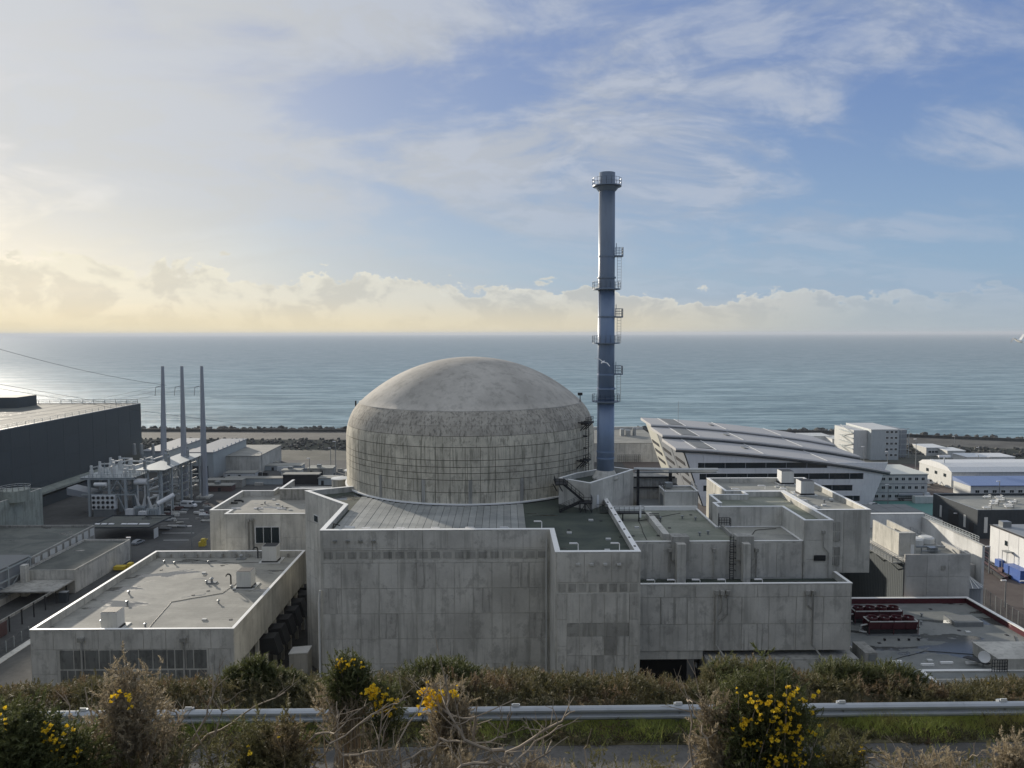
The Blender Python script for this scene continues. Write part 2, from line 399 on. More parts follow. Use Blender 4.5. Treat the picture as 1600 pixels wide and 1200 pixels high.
def panels(t, p0, p1, z0, z1, nu, nv, m='conc_p', name='concrete_panel', th=.07, gap=.09, skip=None, alt=None):
    """slabs standing proud of the wall from p0 to p1 (outward normal on the right of p0->p1)"""
    a, b_ = Vector(p0), Vector(p1); L = (b_-a).length; d = (b_-a)/L; rz = math.atan2(d.y, d.x)
    wu, hv = L/nu, (z1-z0)/nv; key = (round(wu, 3), round(hv, 3), m, th, gap)
    def me_(mm):
        kk = key+(mm,)
        if kk not in PM:
            mb = MB().box(gap/2, wu-gap/2, -th, .02, gap/2, hv-gap/2); me = mb.mesh(name); me.materials.append(M[mm]); PM[kk] = me
        return PM[kk]
    for i in range(nu):
        for j in range(nv):
            if skip and skip(i, j): continue
            q = a+d*(wu*i); mm = alt(i, j) if alt else m
            if mm == 'conc_p' and nv > 1 and ((i*73+j*37+int(L*7)) % 13) < 2: mm = 'conc_mid'
            t.inst(name, me_(mm), (q.x, q.y, z0+hv*j), rz)
def block(t, poly, z0, zr, zt, wall='conc', roof='roof_g', cope='cope', thick=.42, cw=.06):
    t.part('wall', MB().prism(poly, z0, zr), wall)
    inn = inset(poly, thick)
    if zt > zr+.02:
        t.part('parapet', MB().ring(poly, inn, zr, zt), wall)
        t.part('coping', MB().ring(inset(poly, -cw), inset(poly, thick+cw*.7), zt, zt+.09), cope)
    t.part('roof', MB().prism(inset(inn, .01), zr, zr+.05), roof)
def railing(mb, pts, h=1.1, step=1.6, r=.05, mids=1):
    for p, q in zip(pts[:-1], pts[1:]):
        p, q = Vector(p), Vector(q); L = (q-p).length; n = max(1, round(L/step)); u = Vector((0, 0, 1))
        for k in range(n+1): mb.bar(p+(q-p)*k/n, p+(q-p)*k/n+u*h, r)
        for k in range(mids+1): hh_ = h*(k+1)/(mids+1); mb.bar(p+u*hh_, q+u*hh_, r)
    return mb

# ================================================================== ground, sea
def hz_ground():
    ys = [-60, -5, 0, 2, 4, 6, 9]; zs = [67.5, 66.5, 66.4, 65.6, 64.9, 64.3, 59.55]
    ys += [16.6, 17.2, 18.5, 20, 22, 26, 40, 60, 78, 84]; zs += [59.55, 59.55, 58.9, 58.0, 56.4, 53, 38, 18, .6, -.3]
    xs = np.concatenate([np.linspace(-400, -30, 20), np.linspace(-28, 28, 57), np.linspace(30, 400, 20)])
    yy = []
    for a, c in zip(ys[:-1], ys[1:]):
        n = max(1, int((c-a)/1.5)); yy += list(np.linspace(a, c, n, endpoint=False))
    yy.append(ys[-1]); mb = MB(); n = len(xs)
    for y in yy:
        z = np.interp(y, ys, zs)
        for x in xs:
            j = 0 if 8.9 < y < 16.9 else .25*math.sin(x*.7+y*.9)*math.sin(x*.23-y*.4)
            if y > 78: j = 0
            mb.v.append((x, y, z+j))
    for i in range(len(yy)-1):
        for k in range(n-1): mb.f.append((i*n+k, i*n+k+1, (i+1)*n+k+1, (i+1)*n+k))
    struct('hillside', mb, 'slope', smooth=True)
hz_ground()
RE = 15.2
struct('road', MB().box(-200, 200, 9.4, RE, 59.4, 59.60), 'road')
shore = [(-1400, 548), (-260, 528), (72, 514), (195, 508), (330, 455), (700, 380), (1400, 300)]
plat = [(-1400, 70), (1400, 70)]+[(x, y-70) for x, y in reversed(shore)]
struct('yard', MB().prism(plat, -14, 0), 'yard')
struct('dirt_yard', MB().prism([(84, 150), (600, 150), (600, 300), (330, 372), (200, 425), (90, 425), (62, 400), (62, 300), (84, 240)], -.5, .012), 'yard_b')
struct('teal_court', MB().prism([G(1352, 806, 0), G(1470, 806, 0), G(1462, 783, 0), G(1352, 783, 0)], -.4, .03), 'teal')
def strip(ya, za, yb, zb, m, name, noise=0.):
    mb = MB(); n = 0
    for i in range(len(shore)-1):
        (x0, y0), (x1, y1) = shore[i], shore[i+1]
        mb.add([(x0, y0+ya, za), (x1, y1+ya, za), (x1, y1+yb, zb), (x0, y0+yb, zb)], [(0, 1, 2, 3)])
    return struct(name, mb, m)
strip(-110, .02, -72, .3, 'bankg', 'rough_bank')
strip(-72, .3, -58, 4., 'bankg', 'embankment')
strip(-58, 4., -16, 4., 'crest', 'sea_wall_road')
strip(-16, 4., 14, -14, 'bankg', 'sea_slope')
mbw = MB()
for (x0, y0), (x1, y1) in zip(shore[:-1], shore[1:]):
    mbw.hexa([(x0, y0-20, 4), (x1, y1-20, 4), (x1, y1-19, 4), (x0, y0-19, 4), (x0, y0-20, 5.6), (x1, y1-20, 5.6), (x1, y1-19, 5.6), (x0, y0-19, 5.6)])
o = single('sea_wall', mbw, 'crest', 'long low grey concrete sea wall in front of the rock row', 'wall')
mbs = MB(); yl = [380, 600, 1000, 2000, 5000, 12000, 30000, 45000]
for a in yl: mbs.v += [(-a*1.2-2500, a, -12), (a*1.2+2500, a, -12)]
mbs.f = [(2*i, 2*i+1, 2*i+3, 2*i+2) for i in range(len(yl)-1)]
struct('sea', mbs, 'sea')

# rocks
def rock_mesh(seed, big=1.):
    r_ = np.random.default_rng(seed); n1, n2 = 4, 5; vs = [(0, 0, .9)]; 
    for i in range(1, n1):
        ph = math.pi*i/n1
        for k in range(n2):
            a = 2*math.pi*k/n2+.3*r_.random(); q = .6+.75*r_.random()
            vs.append((q*math.sin(ph)*math.cos(a), q*math.sin(ph)*math.sin(a), q*math.cos(ph)*.8))
    vs.append((0, 0, -.8)); fs = []
    for k in range(n2): fs.append((0, 1+k, 1+(k+1) % n2))
    for i in range(n1-2):
        for k in range(n2):
            a, b_ = 1+i*n2+k, 1+i*n2+(k+1) % n2; fs.append((a, a+n2, b_+n2, b_))
    l = len(vs)-1
    for k in range(n2): fs.append((l, 1+(n1-2)*n2+(k+1) % n2, 1+(n1-2)*n2+k))
    mb = MB(); mb.add(vs, fs); return mb
RM = []
for i in range(8):
    me = rock_mesh(i).mesh('armour_rock'); me.materials.append(M['rock']); RM.append(me)
def shore_y(x): return float(np.interp(x, [a for a, _ in shore], [b_ for _, b_ in shore]))
rr = random.Random(3)
def row(x0, x1, step, label, grp, smin=1.9, smax=3.3):
    x = x0
    while x < x1:
        o = bpy.data.objects.new('armour_rock', rr.choice(RM)); COL.objects.link(o)
        s = rr.uniform(smin, smax); o.scale = (s, s*rr.uniform(.7, 1.2), s*rr.uniform(.7, 1.2))
        o.location = (x, shore_y(x)-15+rr.uniform(-2, 3), 4.6+rr.uniform(-.7, .8)); o.rotation_euler = (rr.uniform(-.5, .5), rr.uniform(-.5, .5), rr.uniform(0, 6))
        tagp(o, label, 'rock', grp); x += step*rr.uniform(.7, 1.3)
row(-262, -104, 2., 'dark armour rock in the jagged row against the sea left of the dome', 'armour rocks left of the dome', 1.1, 2.6)
row(62, 96, 4.2, 'dark armour rock above the sea wall between stack and curved building', 'armour rocks behind the stack', 1.7, 3.0)
row(186, 385, 1.8, 'armour rock in the ragged row against the sea on the right', 'armour rocks on the right shore', 1.0, 2.5)
base = rock_mesh(40)
def scatter_rocks(name, n, fx, y0, y1, zf, s0, s1):
    V0 = np.array(base.v); F0 = []
    for f in base.f:
        for k in range(1, len(f)-1): F0.append((f[0], f[k], f[k+1]))
    F0 = np.array(F0); vs = []; fs = []
    for i in range(n):
        x = rr.uniform(*fx); u = rr.random(); y = shore_y(x)+y0+(y1-y0)*u; s = rr.uniform(s0, s1); a = rr.uniform(0, 6.28)
        c, s_ = math.cos(a), math.sin(a); Rm = np.array([[c, -s_, 0], [s_, c, 0], [0, 0, 1]])
        vs.append((V0*[s, s*rr.uniform(.6, 1.2), s*rr.uniform(.6, 1.2)])@Rm.T+[x, y, zf(u)]); fs.append(F0+len(V0)*i)
    me = nmesh(name, np.concatenate(vs), np.concatenate(fs)); me.materials.append(M['rock'])
    o = bpy.data.objects.new(name, me); COL.objects.link(o)
    tagp(o, 'loose grey rubble heaped on the slope along the shore', 'rubble', None, 'stuff')
scatter_rocks('riprap', 2600, (-300, 420), -74, -57, lambda u: .3+u*3.9, .5, 1.3)
scatter_rocks('shore_rubble', 1500, (-300, 430), -16, 2, lambda u: 4.2-u*9, 1., 2.2)

# ================================================================== reactor
DC = (-7.4, 173.); DR = 27.7
def build_reactor():
    t = Thing('reactor_dome', 'large round concrete reactor building with smooth shallow dome roof', 'reactor building', (DC[0], DC[1], 0))
    # shoulder profile (Bezier)
    P0, P1, P2, P3 = (24.7, 53.), (26.8, 51.), (DR, 48.3), (DR, 44.8)
    def bz(u):
        a = (1-u)**3; b_ = 3*u*(1-u)**2; c = 3*u*u*(1-u); d = u**3
        return tuple(a*P0[i]+b_*P1[i]+c*P2[i]+d*P3[i] for i in (0, 1))
    prof = [(DR-.1, 0), (DR-.1, 44.8)]+[(bz(1-k/10)[0]-.1, bz(1-k/10)[1]) for k in range(1, 11)]
    t.part('wall', MB().lathe(prof, 120, DC, cap=False), 'joint', smooth=False)
    rows = [(35.2, 37.6), (37.6, 40.), (40., 41.3), (41.3, 42.5), (42.5, 43.8), (43.8, 46.3)]
    NC = 60
    def rad(z):
        if z <= 44.8: return DR
        lo, hi = 0., 1.
        for _ in range(30):
            mid = (lo+hi)/2
            if bz(mid)[1] > z: lo = mid
            else: hi = mid
        return bz(lo)[0]
    def pmesh(z0, z1, m):
        mb = MB(); da = 2*math.pi/NC; ga = (.012 if z0 > 46 else .05)/DR; gz = .02 if z0 > 48 else .06; nseg = 3; zs = np.linspace(z0+gz, z1-gz, 4)
        vs = []; fs = []
        for z in zs:
            for k in range(nseg+1):
                a = -da/2+ga+(da-2*ga)*k/nseg
                for rr_ in (rad(z), rad(z)-.16): vs.append((rr_*math.cos(a), rr_*math.sin(a), z))
        w_ = 2*(nseg+1)
        for i in range(3):
            for k in range(nseg):
                a = i*w_+2*k; fs.append((a, a+2, a+2+w_, a+w_))
        for i in (0, 3):
            for k in range(nseg): a = i*w_+2*k; fs.append((a, a+1, a+3, a+2) if i == 0 else (a, a+2, a+3, a+1))
        for i in range(3):
            a = i*w_; fs.append((a, a+w_, a+w_+1, a+1)); a = i*w_+2*nseg; fs.append((a, a+1, a+w_+1, a+w_))
        mb.add(vs, fs); me = mb.mesh('concrete_panel'); me.materials.append(M[m]); return me
    for z0, z1 in rows:
        me = pmesh(z0, z1, 'drum')
        for k in range(-16, 17):
            t.inst('concrete_panel', me, (DC[0], DC[1], 0), -math.pi/2+(k-.5)*2*math.pi/NC)
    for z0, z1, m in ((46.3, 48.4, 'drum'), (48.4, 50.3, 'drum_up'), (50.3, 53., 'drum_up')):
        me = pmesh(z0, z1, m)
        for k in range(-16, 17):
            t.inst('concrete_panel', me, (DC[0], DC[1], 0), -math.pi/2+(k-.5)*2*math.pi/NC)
    # cap
    Rs = (24.7**2+9.8**2)/(2*9.8); prof = [(24.75, 52.7), (24.85, 53.02)]
    for k in range(0, 19):
        r_ = 24.7*(1-k/19); prof.append((max(r_, .01), 62.8-(Rs-math.sqrt(Rs*Rs-r_*r_))))
    prof.append((.01, 62.8))
    t.part('dome_roof', MB().lathe(prof, 120, DC), 'cap', smooth=True)
    t.part('base_flashing', MB().lathe([(DR+.02, 35.2), (DR+.35, 35.2), (DR+.35, 35.45), (DR+.02, 35.5)], 120, DC, cap=False), 'cope')
    # buttress strips
    for a in (-128, -107, -88, -67):
        ca = R(a); x, y = DC[0]+DR*math.cos(ca), DC[1]+DR*math.sin(ca); tx, ty = -math.sin(ca), math.cos(ca); nx, ny = math.cos(ca), math.sin(ca)
        w_ = .34; v = []
        for z in (35.5, 40.):
            v += [(x-tx*w_-nx*.1, y-ty*w_-ny*.1, z), (x+tx*w_-nx*.1, y+ty*w_-ny*.1, z), (x+tx*w_+nx*.12, y+ty*w_+ny*.12, z), (x-tx*w_+nx*.12, y-ty*w_+ny*.12, z)]
        t.part('wall_rib', MB().hexa(v), 'conc_dark')
    mb = MB(); ca = R(-42); x, y = DC[0]+24.7*math.cos(R(-12)), DC[1]+24.7*math.sin(R(-12))
    mb.bar((x, y, 52.6), (x, y, 55), .18); mb.box(x-.5, x+.5, y-.3, y+.3, 54.4, 55.)
    x2, z2 = V(556, 640, 172); mb.bar((x2, 172, 50), (x2, 172, z2+2.), .3)
    t.part('roof_instrument', mb, 'black')
    # small access balconies on the right flank
    mb = MB()
    for a, z in ((-30, 49.5), (-33, 41.8)):
        for da in (-3, 0, 3):
            ca = R(a+da); c1 = R(a+da+3) if da < 3 else R(a+da)
            p = (DC[0]+(DR+1.6)*math.cos(ca), DC[1]+(DR+1.6)*math.sin(ca), z); q = (DC[0]+(DR+1.6)*math.cos(c1), DC[1]+(DR+1.6)*math.sin(c1), z)
            if da < 3: railing(mb, [p, q], 1.2, .8, .09); mb.bar(p, q, .35)
            mb.bar(p, (DC[0]+(DR-.5)*math.cos(ca), DC[1]+(DR-.5)*math.sin(ca), z), .25); mb.bar(p, (DC[0]+DR*math.cos(ca), DC[1]+DR*math.sin(ca), z-1.6), .18)
    ca = R(-29); px, py = DC[0]+(DR+.7)*math.cos(ca), DC[1]+(DR+.7)*math.sin(ca)
    mb.bar((px-.3, py, 36), (px-.3, py, 50.5), .13); mb.bar((px+.3, py, 36), (px+.3, py, 50.5), .13)
    for k in range(36): mb.bar((px-.3, py, 36+k*.4), (px+.3, py, 36+k*.4), .07)
    for z in (39, 41.5, 44, 46.5, 49): mb.bar((px, py, z), (px-1.3, py+.3, z+.1), .3)
    t.part('balcony', mb, 'black')
build_reactor()

def hook(x, y, z, h, l, group, label):
    """bent white roof lamp"""
    mb = MB().tube([(x, y, z), (x, y, z+h-.15), (x-.06, y, z+h-.04), (x-.2, y, z+h)], .07, 6); t = Thing('roof_lamp', label, 'lamp', (x, y, z), group)
    t.part('post', mb, 'cope'); t.part('arm', MB().box(x-l, x-.15, y-.12, y+.12, z+h-.09, z+h+.09), 'lampw')

# ================================================================== main block
def build_main():
    t = Thing('fuel_building', 'big front concrete block with flat roof wrapped around the dome', 'building', (0, 120, 0))
    poly = [(-30, 123.6), (7.5, 123.6), (7.5, 110.5), (20, 110.5), (20, 147), (18, 168), (-31.5, 168), (-31.5, 160.3), (-40.7, 155.6), (-30, 142.6)]
    block(t, poly, 0, 34.9, 36, 'conc', 'roof_dark', thick=.7)
    stain = lambda i, j: 'conc_dark' if j == 6 and (i*7) % 5 else 'conc_p'
    panels(t, (-29.7, 123.6), (7.2, 123.6), 1, 30.6, 12, 7)
    panels(t, (-29.7, 123.6), (7.2, 123.6), 30.6, 31.1, 9, 1); panels(t, (-29.7, 123.6), (7.2, 123.6), 31.1, 32.7, 19, 1, 'conc_dark', gap=.55, th=.05); panels(t, (-29.7, 123.6), (7.2, 123.6), 32.7, 33., 9, 1)
    panels(t, (-29.7, 123.6), (7.2, 123.6), 33., 35.9, 9, 1)
    panels(t, (7.7, 110.5), (19.8, 110.5), 31.5, 35.9, 3, 1)
    panels(t, (7.7, 110.5), (19.8, 110.5), 29.9, 31.5, 8, 1, 'conc_dark', gap=.4, th=.05)
    panels(t, (7.7, 110.5), (9.2, 110.5), 10, 29.9, 1, 5); panels(t, (18.4, 110.5), (19.8, 110.5), 10, 29.9, 1, 5)
    panels(t, (9.2, 110.5), (18.4, 110.5), 25.4, 29.9, 5, 1)
    panels(t, (9.2, 110.5), (18.4, 110.5), 23.4, 25.4, 5, 1, 'conc_dark')
    panels(t, (9.2, 110.5), (18.4, 110.5), 17.6, 23.4, 5, 2, alt=lambda i, j: 'conc_dark' if (i*3+j*2) % 5 == 1 else 'conc_mid')
    panels(t, (9.2, 110.5), (18.4, 110.5), 2, 17.6, 4, 4)
    panels(t, (-40.5, 155.35), (-30.2, 142.85), 2, 35.8, 3, 6, 'conc_lt')
    # metal sheets on the left roof
    k = 0; x = -28.8
    while x < 3.4:
        w_ = 1.25; xm = x+w_/2; dy = math.sqrt(max(0, 28.1**2-(xm-DC[0])**2)); yb = min(DC[1]-dy-.15, 158)
        ya = 124.6
        t.part('roof_sheet', MB().box(x+.03, x+w_-.03, ya, yb, 34.97, 35.10+.03*(k % 2)), 'sheet'); x += w_; k += 1
    # vents in the front
    for x, z in ((478, 0),): pass
    for i in range(4):
        x, z = V(903+i*21.5, 882, 110.3); t.part('wall_vent', MB().box(x-.28, x+.28, 110.1, 110.5, z-.12, z+.12), 'offwhite')
    for i in range(4):
        x, z = V(523+i*20, 846, 123.4); t.part('wall_vent', MB().box(x-.3, x+.3, 123.2, 123.6, z-.15, z+.15), 'steel')
    x, z = V(489.5, 804, 150); 
    # small window in the slanting wall
    d = Vector((10.7, -13)).normalized(); c = Vector((-40.7, 155.6))+d*5.2; n = Vector((d.y, -d.x))
    mb = MB(); 
    for (k_, m_, nm) in ((.16, 'white', 'window'), (.2, 'glass', 'window_pane')):
        s_ = .95 if nm == 'window' else .8; h_ = .75 if nm == 'window' else .6
        a_ = c-d*s_; b_ = c+d*s_; v = []
        for z in (31.2-h_, 31.2+h_):
            v += [(a_.x, a_.y, z), (a_.x+n.x*k_, a_.y+n.y*k_, z), (b_.x+n.x*k_, b_.y+n.y*k_, z), (b_.x, b_.y, z)]
        t.part(nm, MB().hexa(v), m_)
    # downpipes
    mb = MB().tube([(6.9, 123.2, 34.5), (6.9, 123.2, 1)], .13, 8); t.part('downpipe', mb, 'offwhite')
    mb = MB().tube([(-30.35, 123.4, 24), (-30.35, 123.4, 1)], .16, 8); mb.tube([(-30.35, 123.4, 24), (-30.1, 123.2, 26.2)], .14, 8); t.part('downpipe', mb, 'offwhite')
    # dark slot low on the front wall
    t.part('ventilation_slot', MB().box(-1.5, 6.6, 123.3, 123.6, 9.2, 10.6), 'void')
    # tower parapet bolts
    mb = MB()
    for k in range(7): mb.box(19.45, 19.75, 113+k*5, 113.5+k*5, 36.1, 36.16)
    t.part('coping_clip', mb, 'black')
build_main()
for i, x in enumerate((-22, -16.3, -10.6, -4.9, .8)):
    hook(x, 125.2, 35.1, .9, 1.5, 'lamps on the sheet metal roof', 'small bent white lamp just inside the front parapet of the metal roof')
for px, py in ((904, 862), (969, 862)):
    x, y = G(px, py, 36); hook(x, 111.4, 35.2, 1.9, 1.3, 'lamps on the dark green roof', 'white bent lamp at the front edge of the dark green roof')
x, y = G(847, 828, 36); hook(x, 124.4, 35.2, 2., 1.3, None, 'white bent lamp at the corner where grey sheet roof meets dark roof')

def hatch_blobs():
    t = Thing('winch', 'small black cable reel with white drum on left corner of metal roof', 'winch', (-28, 125.6, 35.1))
    t.part('frame', MB().box(-28.8, -26.5, 125, 126.6, 35.15, 35.3).bar((-28.6, 125.8, 35.2), (-28.2, 125.8, 36.6), .15).bar((-28.2, 125.8, 36.6), (-27.2, 125.8, 36.3), .15), 'black')
    t.part('drum', MB().tube([(-26.4, 125.8, 35.7), (-24.8, 125.8, 35.6)], .55, 12), 'offwhite')
hatch_blobs()

# annex under the stack
def build_annex():
    t = Thing('stack_plinth_building', 'small five sided concrete annex that the tall blue stack rises from', 'building', (18, 150, 34))
    poly = [(10.6, 147.2), (16.1, 141.8), (26.6, 156), (22.6, 159.5), (14.2, 152.2)]
    block(t, poly, 31, 39., 40, 'conc_lt', 'roof_dark', thick=.4)
    panels(t, (16.2, 141.95), (26.5, 155.85), 34.95, 39.9, 4, 1, 'conc_lt')
    # white arched door
    d = Vector((10.5, 14.2)).normalized(); c = Vector((16.1, 141.8))+d*2.6; n = Vector((d.y, -d.x)); pts = []
    for k in range(9): a = math.pi*k/8; pts.append((c+d*.45*math.cos(a), 37+.45*math.sin(a)))
    pts += [(c-d*.45, 35.), (c+d*.45, 35.)]; m_ = len(pts)
    v = [(p.x+n.x*.1, p.y+n.y*.1, z) for p, z in pts]+[(p.x+n.x*.22, p.y+n.y*.22, z) for p, z in pts]
    f = [tuple(range(m_)), tuple(range(2*m_-1, m_-1, -1))]+[(i, (i+1) % m_, (i+1) % m_+m_, i+m_) for i in range(m_)]
    t.part('door', MB().add(v, f), 'white')
build_annex()
def build_stack():
    cx, cy = 20.2, 151.3
    t = Thing('ventilation_stack', 'tall slender blue grey ventilation stack with ringed platforms', 'chimney', (cx, cy, 39))
    zz = lambda py: V(943, py, cy)[1]
    zt = zz(270)
    def r(z): return 1.72-(z-40)/(zt-40)*.16
    zs = [40.3, zz(630), zz(450), zz(290), zt]
    t.part('base_cone', MB().lathe([(2.6, 39.05), (2.6, 39.5), (2.2, 39.9), (2.1, 40.25), (1.7, 40.9)], 32, (cx, cy)), 'conc_lt', smooth=False)
    t.part('lower_shaft', MB().lathe([(r(40.4), 40.4), (r(zs[1]), zs[1])], 40, (cx, cy)), 'stack', smooth=False)
    t.part('middle_shaft', MB().lathe([(r(zs[1]), zs[1]), (r(zs[2]), zs[2])], 40, (cx, cy)), 'stack')
    t.part('upper_shaft', MB().lathe([(r(zs[2]), zs[2]), (r(zt), zt), (r(zt)-.12, zt), (r(zt)-.12, zt-2)], 40, (cx, cy), cap=False), 'stack_top')
    for o in t.o.children:
        o.data.shade_smooth()
    for py in (401, 434, 495, 585, 607, 705, 715):
        z = zz(py); big = py in (434, 607); t.part('band', MB().lathe([(r(z)+(.22 if big else .08), z-.15), (r(z)+(.22 if big else .08), z+.15)], 40, (cx, cy)), 'stack_top' if py < 500 else 'stack')
    for py, R_ in ((291, 2.8), (452, 2.7), (536, 2.7), (627, 2.7)):
        z = zz(py); p = t.part('platform', MB().lathe([(r(z), z-.2), (R_, z-.1), (R_, z+.1), (r(z), z+.1)], 32, (cx, cy), cap=False), 'stack_top')
        if py == 291: t.part('corbel', MB().lathe([(r(z), z-1.1), (2.3, z-.25), (2.3, z-.2), (r(z), z-.2)], 32, (cx, cy), cap=False), 'stack_top')
        mb = MB(); n = 18; pts = [(cx+R_*math.cos(2*math.pi*k/n), cy+R_*math.sin(2*math.pi*k/n), z+.1) for k in range(n+1)]
        railing(mb, pts, 1.35, 5, .055, 1); t.part('railing', mb, 'stack_top', parent=p)
        if py == 291:
            for a in range(0, 360, 30): mb = None
    for py in (401, 496, 585):
        z = zz(py)+.2; x0 = cx+r(z); p = t.part('balcony', MB().box(x0-.1, x0+1.55, cy-.9, cy+.9, z-.25, z), 'stack_top')
        mb = railing(MB(), [(x0, cy-.9, z), (x0+1.5, cy-.9, z), (x0+1.5, cy+.9, z), (x0, cy+.9, z)], 1.5, .7, .07, 2); mb.bar((x0+.15, cy-.9, z-.2), (x0+.15, cy-.9, z+2.3), .12)
        t.part('railing', mb, 'stack_top', parent=p)
    for a, b_ in ((401, 452), (496, 536), (585, 627)):
        z1, z0 = zz(a), zz(b_); x0 = cx+r(z0)+.45; mb = MB()
        for dx in (0, .75): mb.bar((x0+dx, cy-.3, z0), (x0+dx, cy-.3, z1), .07)
        k = z0
        while k < z1: mb.bar((x0, cy-.3, k), (x0+.75, cy-.3, k), .05); k += .55
        t.part('ladder', mb, 'steel')
    mb = MB(); mb.bar((cx-1.5, cy-.8, 41), (cx-1.5, cy-.8, zz(290)), .1); t.part('cable', mb, 'stack_top')
build_stack()
def build_stairs():
    t = Thing('steel_staircase', 'dark steel zigzag staircase between dome and annex', 'staircase', (13, 141, 35))
    def fl(x0, z0, x1, z1, y):
        mb = MB()
        for yy in (y-.5, y+.5): mb.bar((x0, yy, z0), (x1, yy, z1), .08, .35)
        n = int(abs(z1-z0)/.22)
        st = MB()
        for k in range(n): u = (k+.5)/n; xx = x0+(x1-x0)*u; st.box(xx-.14, xx+.14, y-.48, y+.48, z0+(z1-z0)*u-.02, z0+(z1-z0)*u+.03)
        rl = MB()
        for yy in (y-.5, y+.5): railing(rl, [(x0, yy, z0), (x1, yy, z1)], 1.1, 1., .05, 1)
        a = t.part('flight', mb, 'black'); t.part('tread', st, 'black', parent=a, kind='stuff'); t.part('handrail', rl, 'black', parent=a)
    ya = 141.4
    (xa, za), (xb, zb), (xc, zc_), (xd, zd) = V(880, 756, ya), V(912, 783, ya), V(905, 779, ya), V(873, 796, ya)
    fl(xa, za, xb, zb, ya); fl(xb-1., zb, xd, 35.1, ya-1.2)
    t.part('landing', MB().box(xa-1.5, xa+.8, ya-.6, ya+5., za-.15, za), 'black'); t.part('landing', MB().box(xb-.9, xb+1.4, ya-1.8, ya+.6, zb-.15, zb), 'black')
    t.part('landing_rail', railing(railing(MB(), [(xa-1.5, ya-.6, za), (xa+.8, ya-.6, za)], 1.1, .8, .06), [(xa-1.5, ya-.6, za), (xa-1.5, ya+3, za)], 1.1, .8, .06), 'black')
    t.part('landing_rail', railing(MB(), [(xb-.9, ya-1.8, zb), (xb+1.4, ya-1.8, zb), (xb+1.4, ya+.6, zb)], 1.1, .8, .06), 'black')
    for x in (xb-.8, xb+.2, xb+1.3): t.part('leg', MB().bar((x, ya-1.7, 34.95), (x, ya-1.7, zb), .14).bar((x, ya+.4, 34.95), (x, ya+.4, zb), .14), 'black')
    t.part('brace', MB().bar((xb-.8, ya-1.7, 35), (xb+.2, ya-1.7, zb), .1).bar((xb+1.3, ya-1.7, 35), (xb+.2, ya-1.7, zb), .1), 'black')
    for x in (xa-1., xa): t.part('bracket', MB().bar((x, ya+2, za-1.8), (x-.9, ya-.4, za), .15), 'black')
build_stairs()
def build_steps():
    t = Thing('access_platform', 'low black steel walkway with steps beside the annex foot', 'walkway', (22, 141, 34))
    t.part('deck', MB().box(20.4, 26.2, 140, 141.6, 34.6, 34.8), 'black'); t.part('railing', railing(railing(MB(), [(20.4, 140, 34.8), (25.9, 140, 34.8)], 1.2, 1., .06), [(17.2, 140.2, 35.2), (19.2, 140.2, 35.2)], 1.2, .8, .06), 'black')
    for k in range(6): t.part('step', MB().box(27, 28.8, 140.4-k*.35, 140.7-k*.35, 34.5-k*.22, 34.58-k*.22), 'black')
    for k in range(5): t.part('step', MB().box(17.6, 19.2, 139.9-k*.3, 140.15-k*.3, 35.75-k*.17, 35.82-k*.17), 'black')
    t.part('leg', MB().bar((25, 140.2, 33), (25, 140.2, 34.6), .2).bar((22, 140.2, 33), (22, 140.2, 34.6), .2), 'black')
    t.part('post', MB().bar((25.2, 139.9, 34), (25.2, 139.9, 36.2), .3), 'cope')
build_steps()
def build_shed():
    t = Thing('pipe_rack', 'dark steel pipe rack with white pipe right of the annex', 'pipe rack', (31, 160, 33))
    t.part('wall', MB().box(27.3, 36.5, 160, 166, 20, 37.5), 'conc_dark')
    t.part('frame', MB().box(27, 27.5, 154, 154.5, 30, 40.4).box(34.6, 35.2, 158.8, 159.4, 30, 39.6).box(27.3, 35, 159.6, 159.9, 35.4, 35.7).box(27.3, 36, 159.4, 159.9, 37.6, 37.9), 'black')
    t.part('pipe', MB().tube([(26.7, 156, 40.2), (36, 156, 40.), (44, 156, 40.)], .3, 10), 'offwhite')
    t.part('pipe', MB().tube([(27, 157, 39.3), (44, 157, 39.3)], .2, 8), 'steel')
    for k in range(4): t.part('shelf', MB().box(33, 36, 157, 158.6, 33.5+k, 33.65+k), 'black')
    t.part('deck', MB().box(27.5, 35, 150, 159, 33.1, 33.3), 'steel')
build_shed()

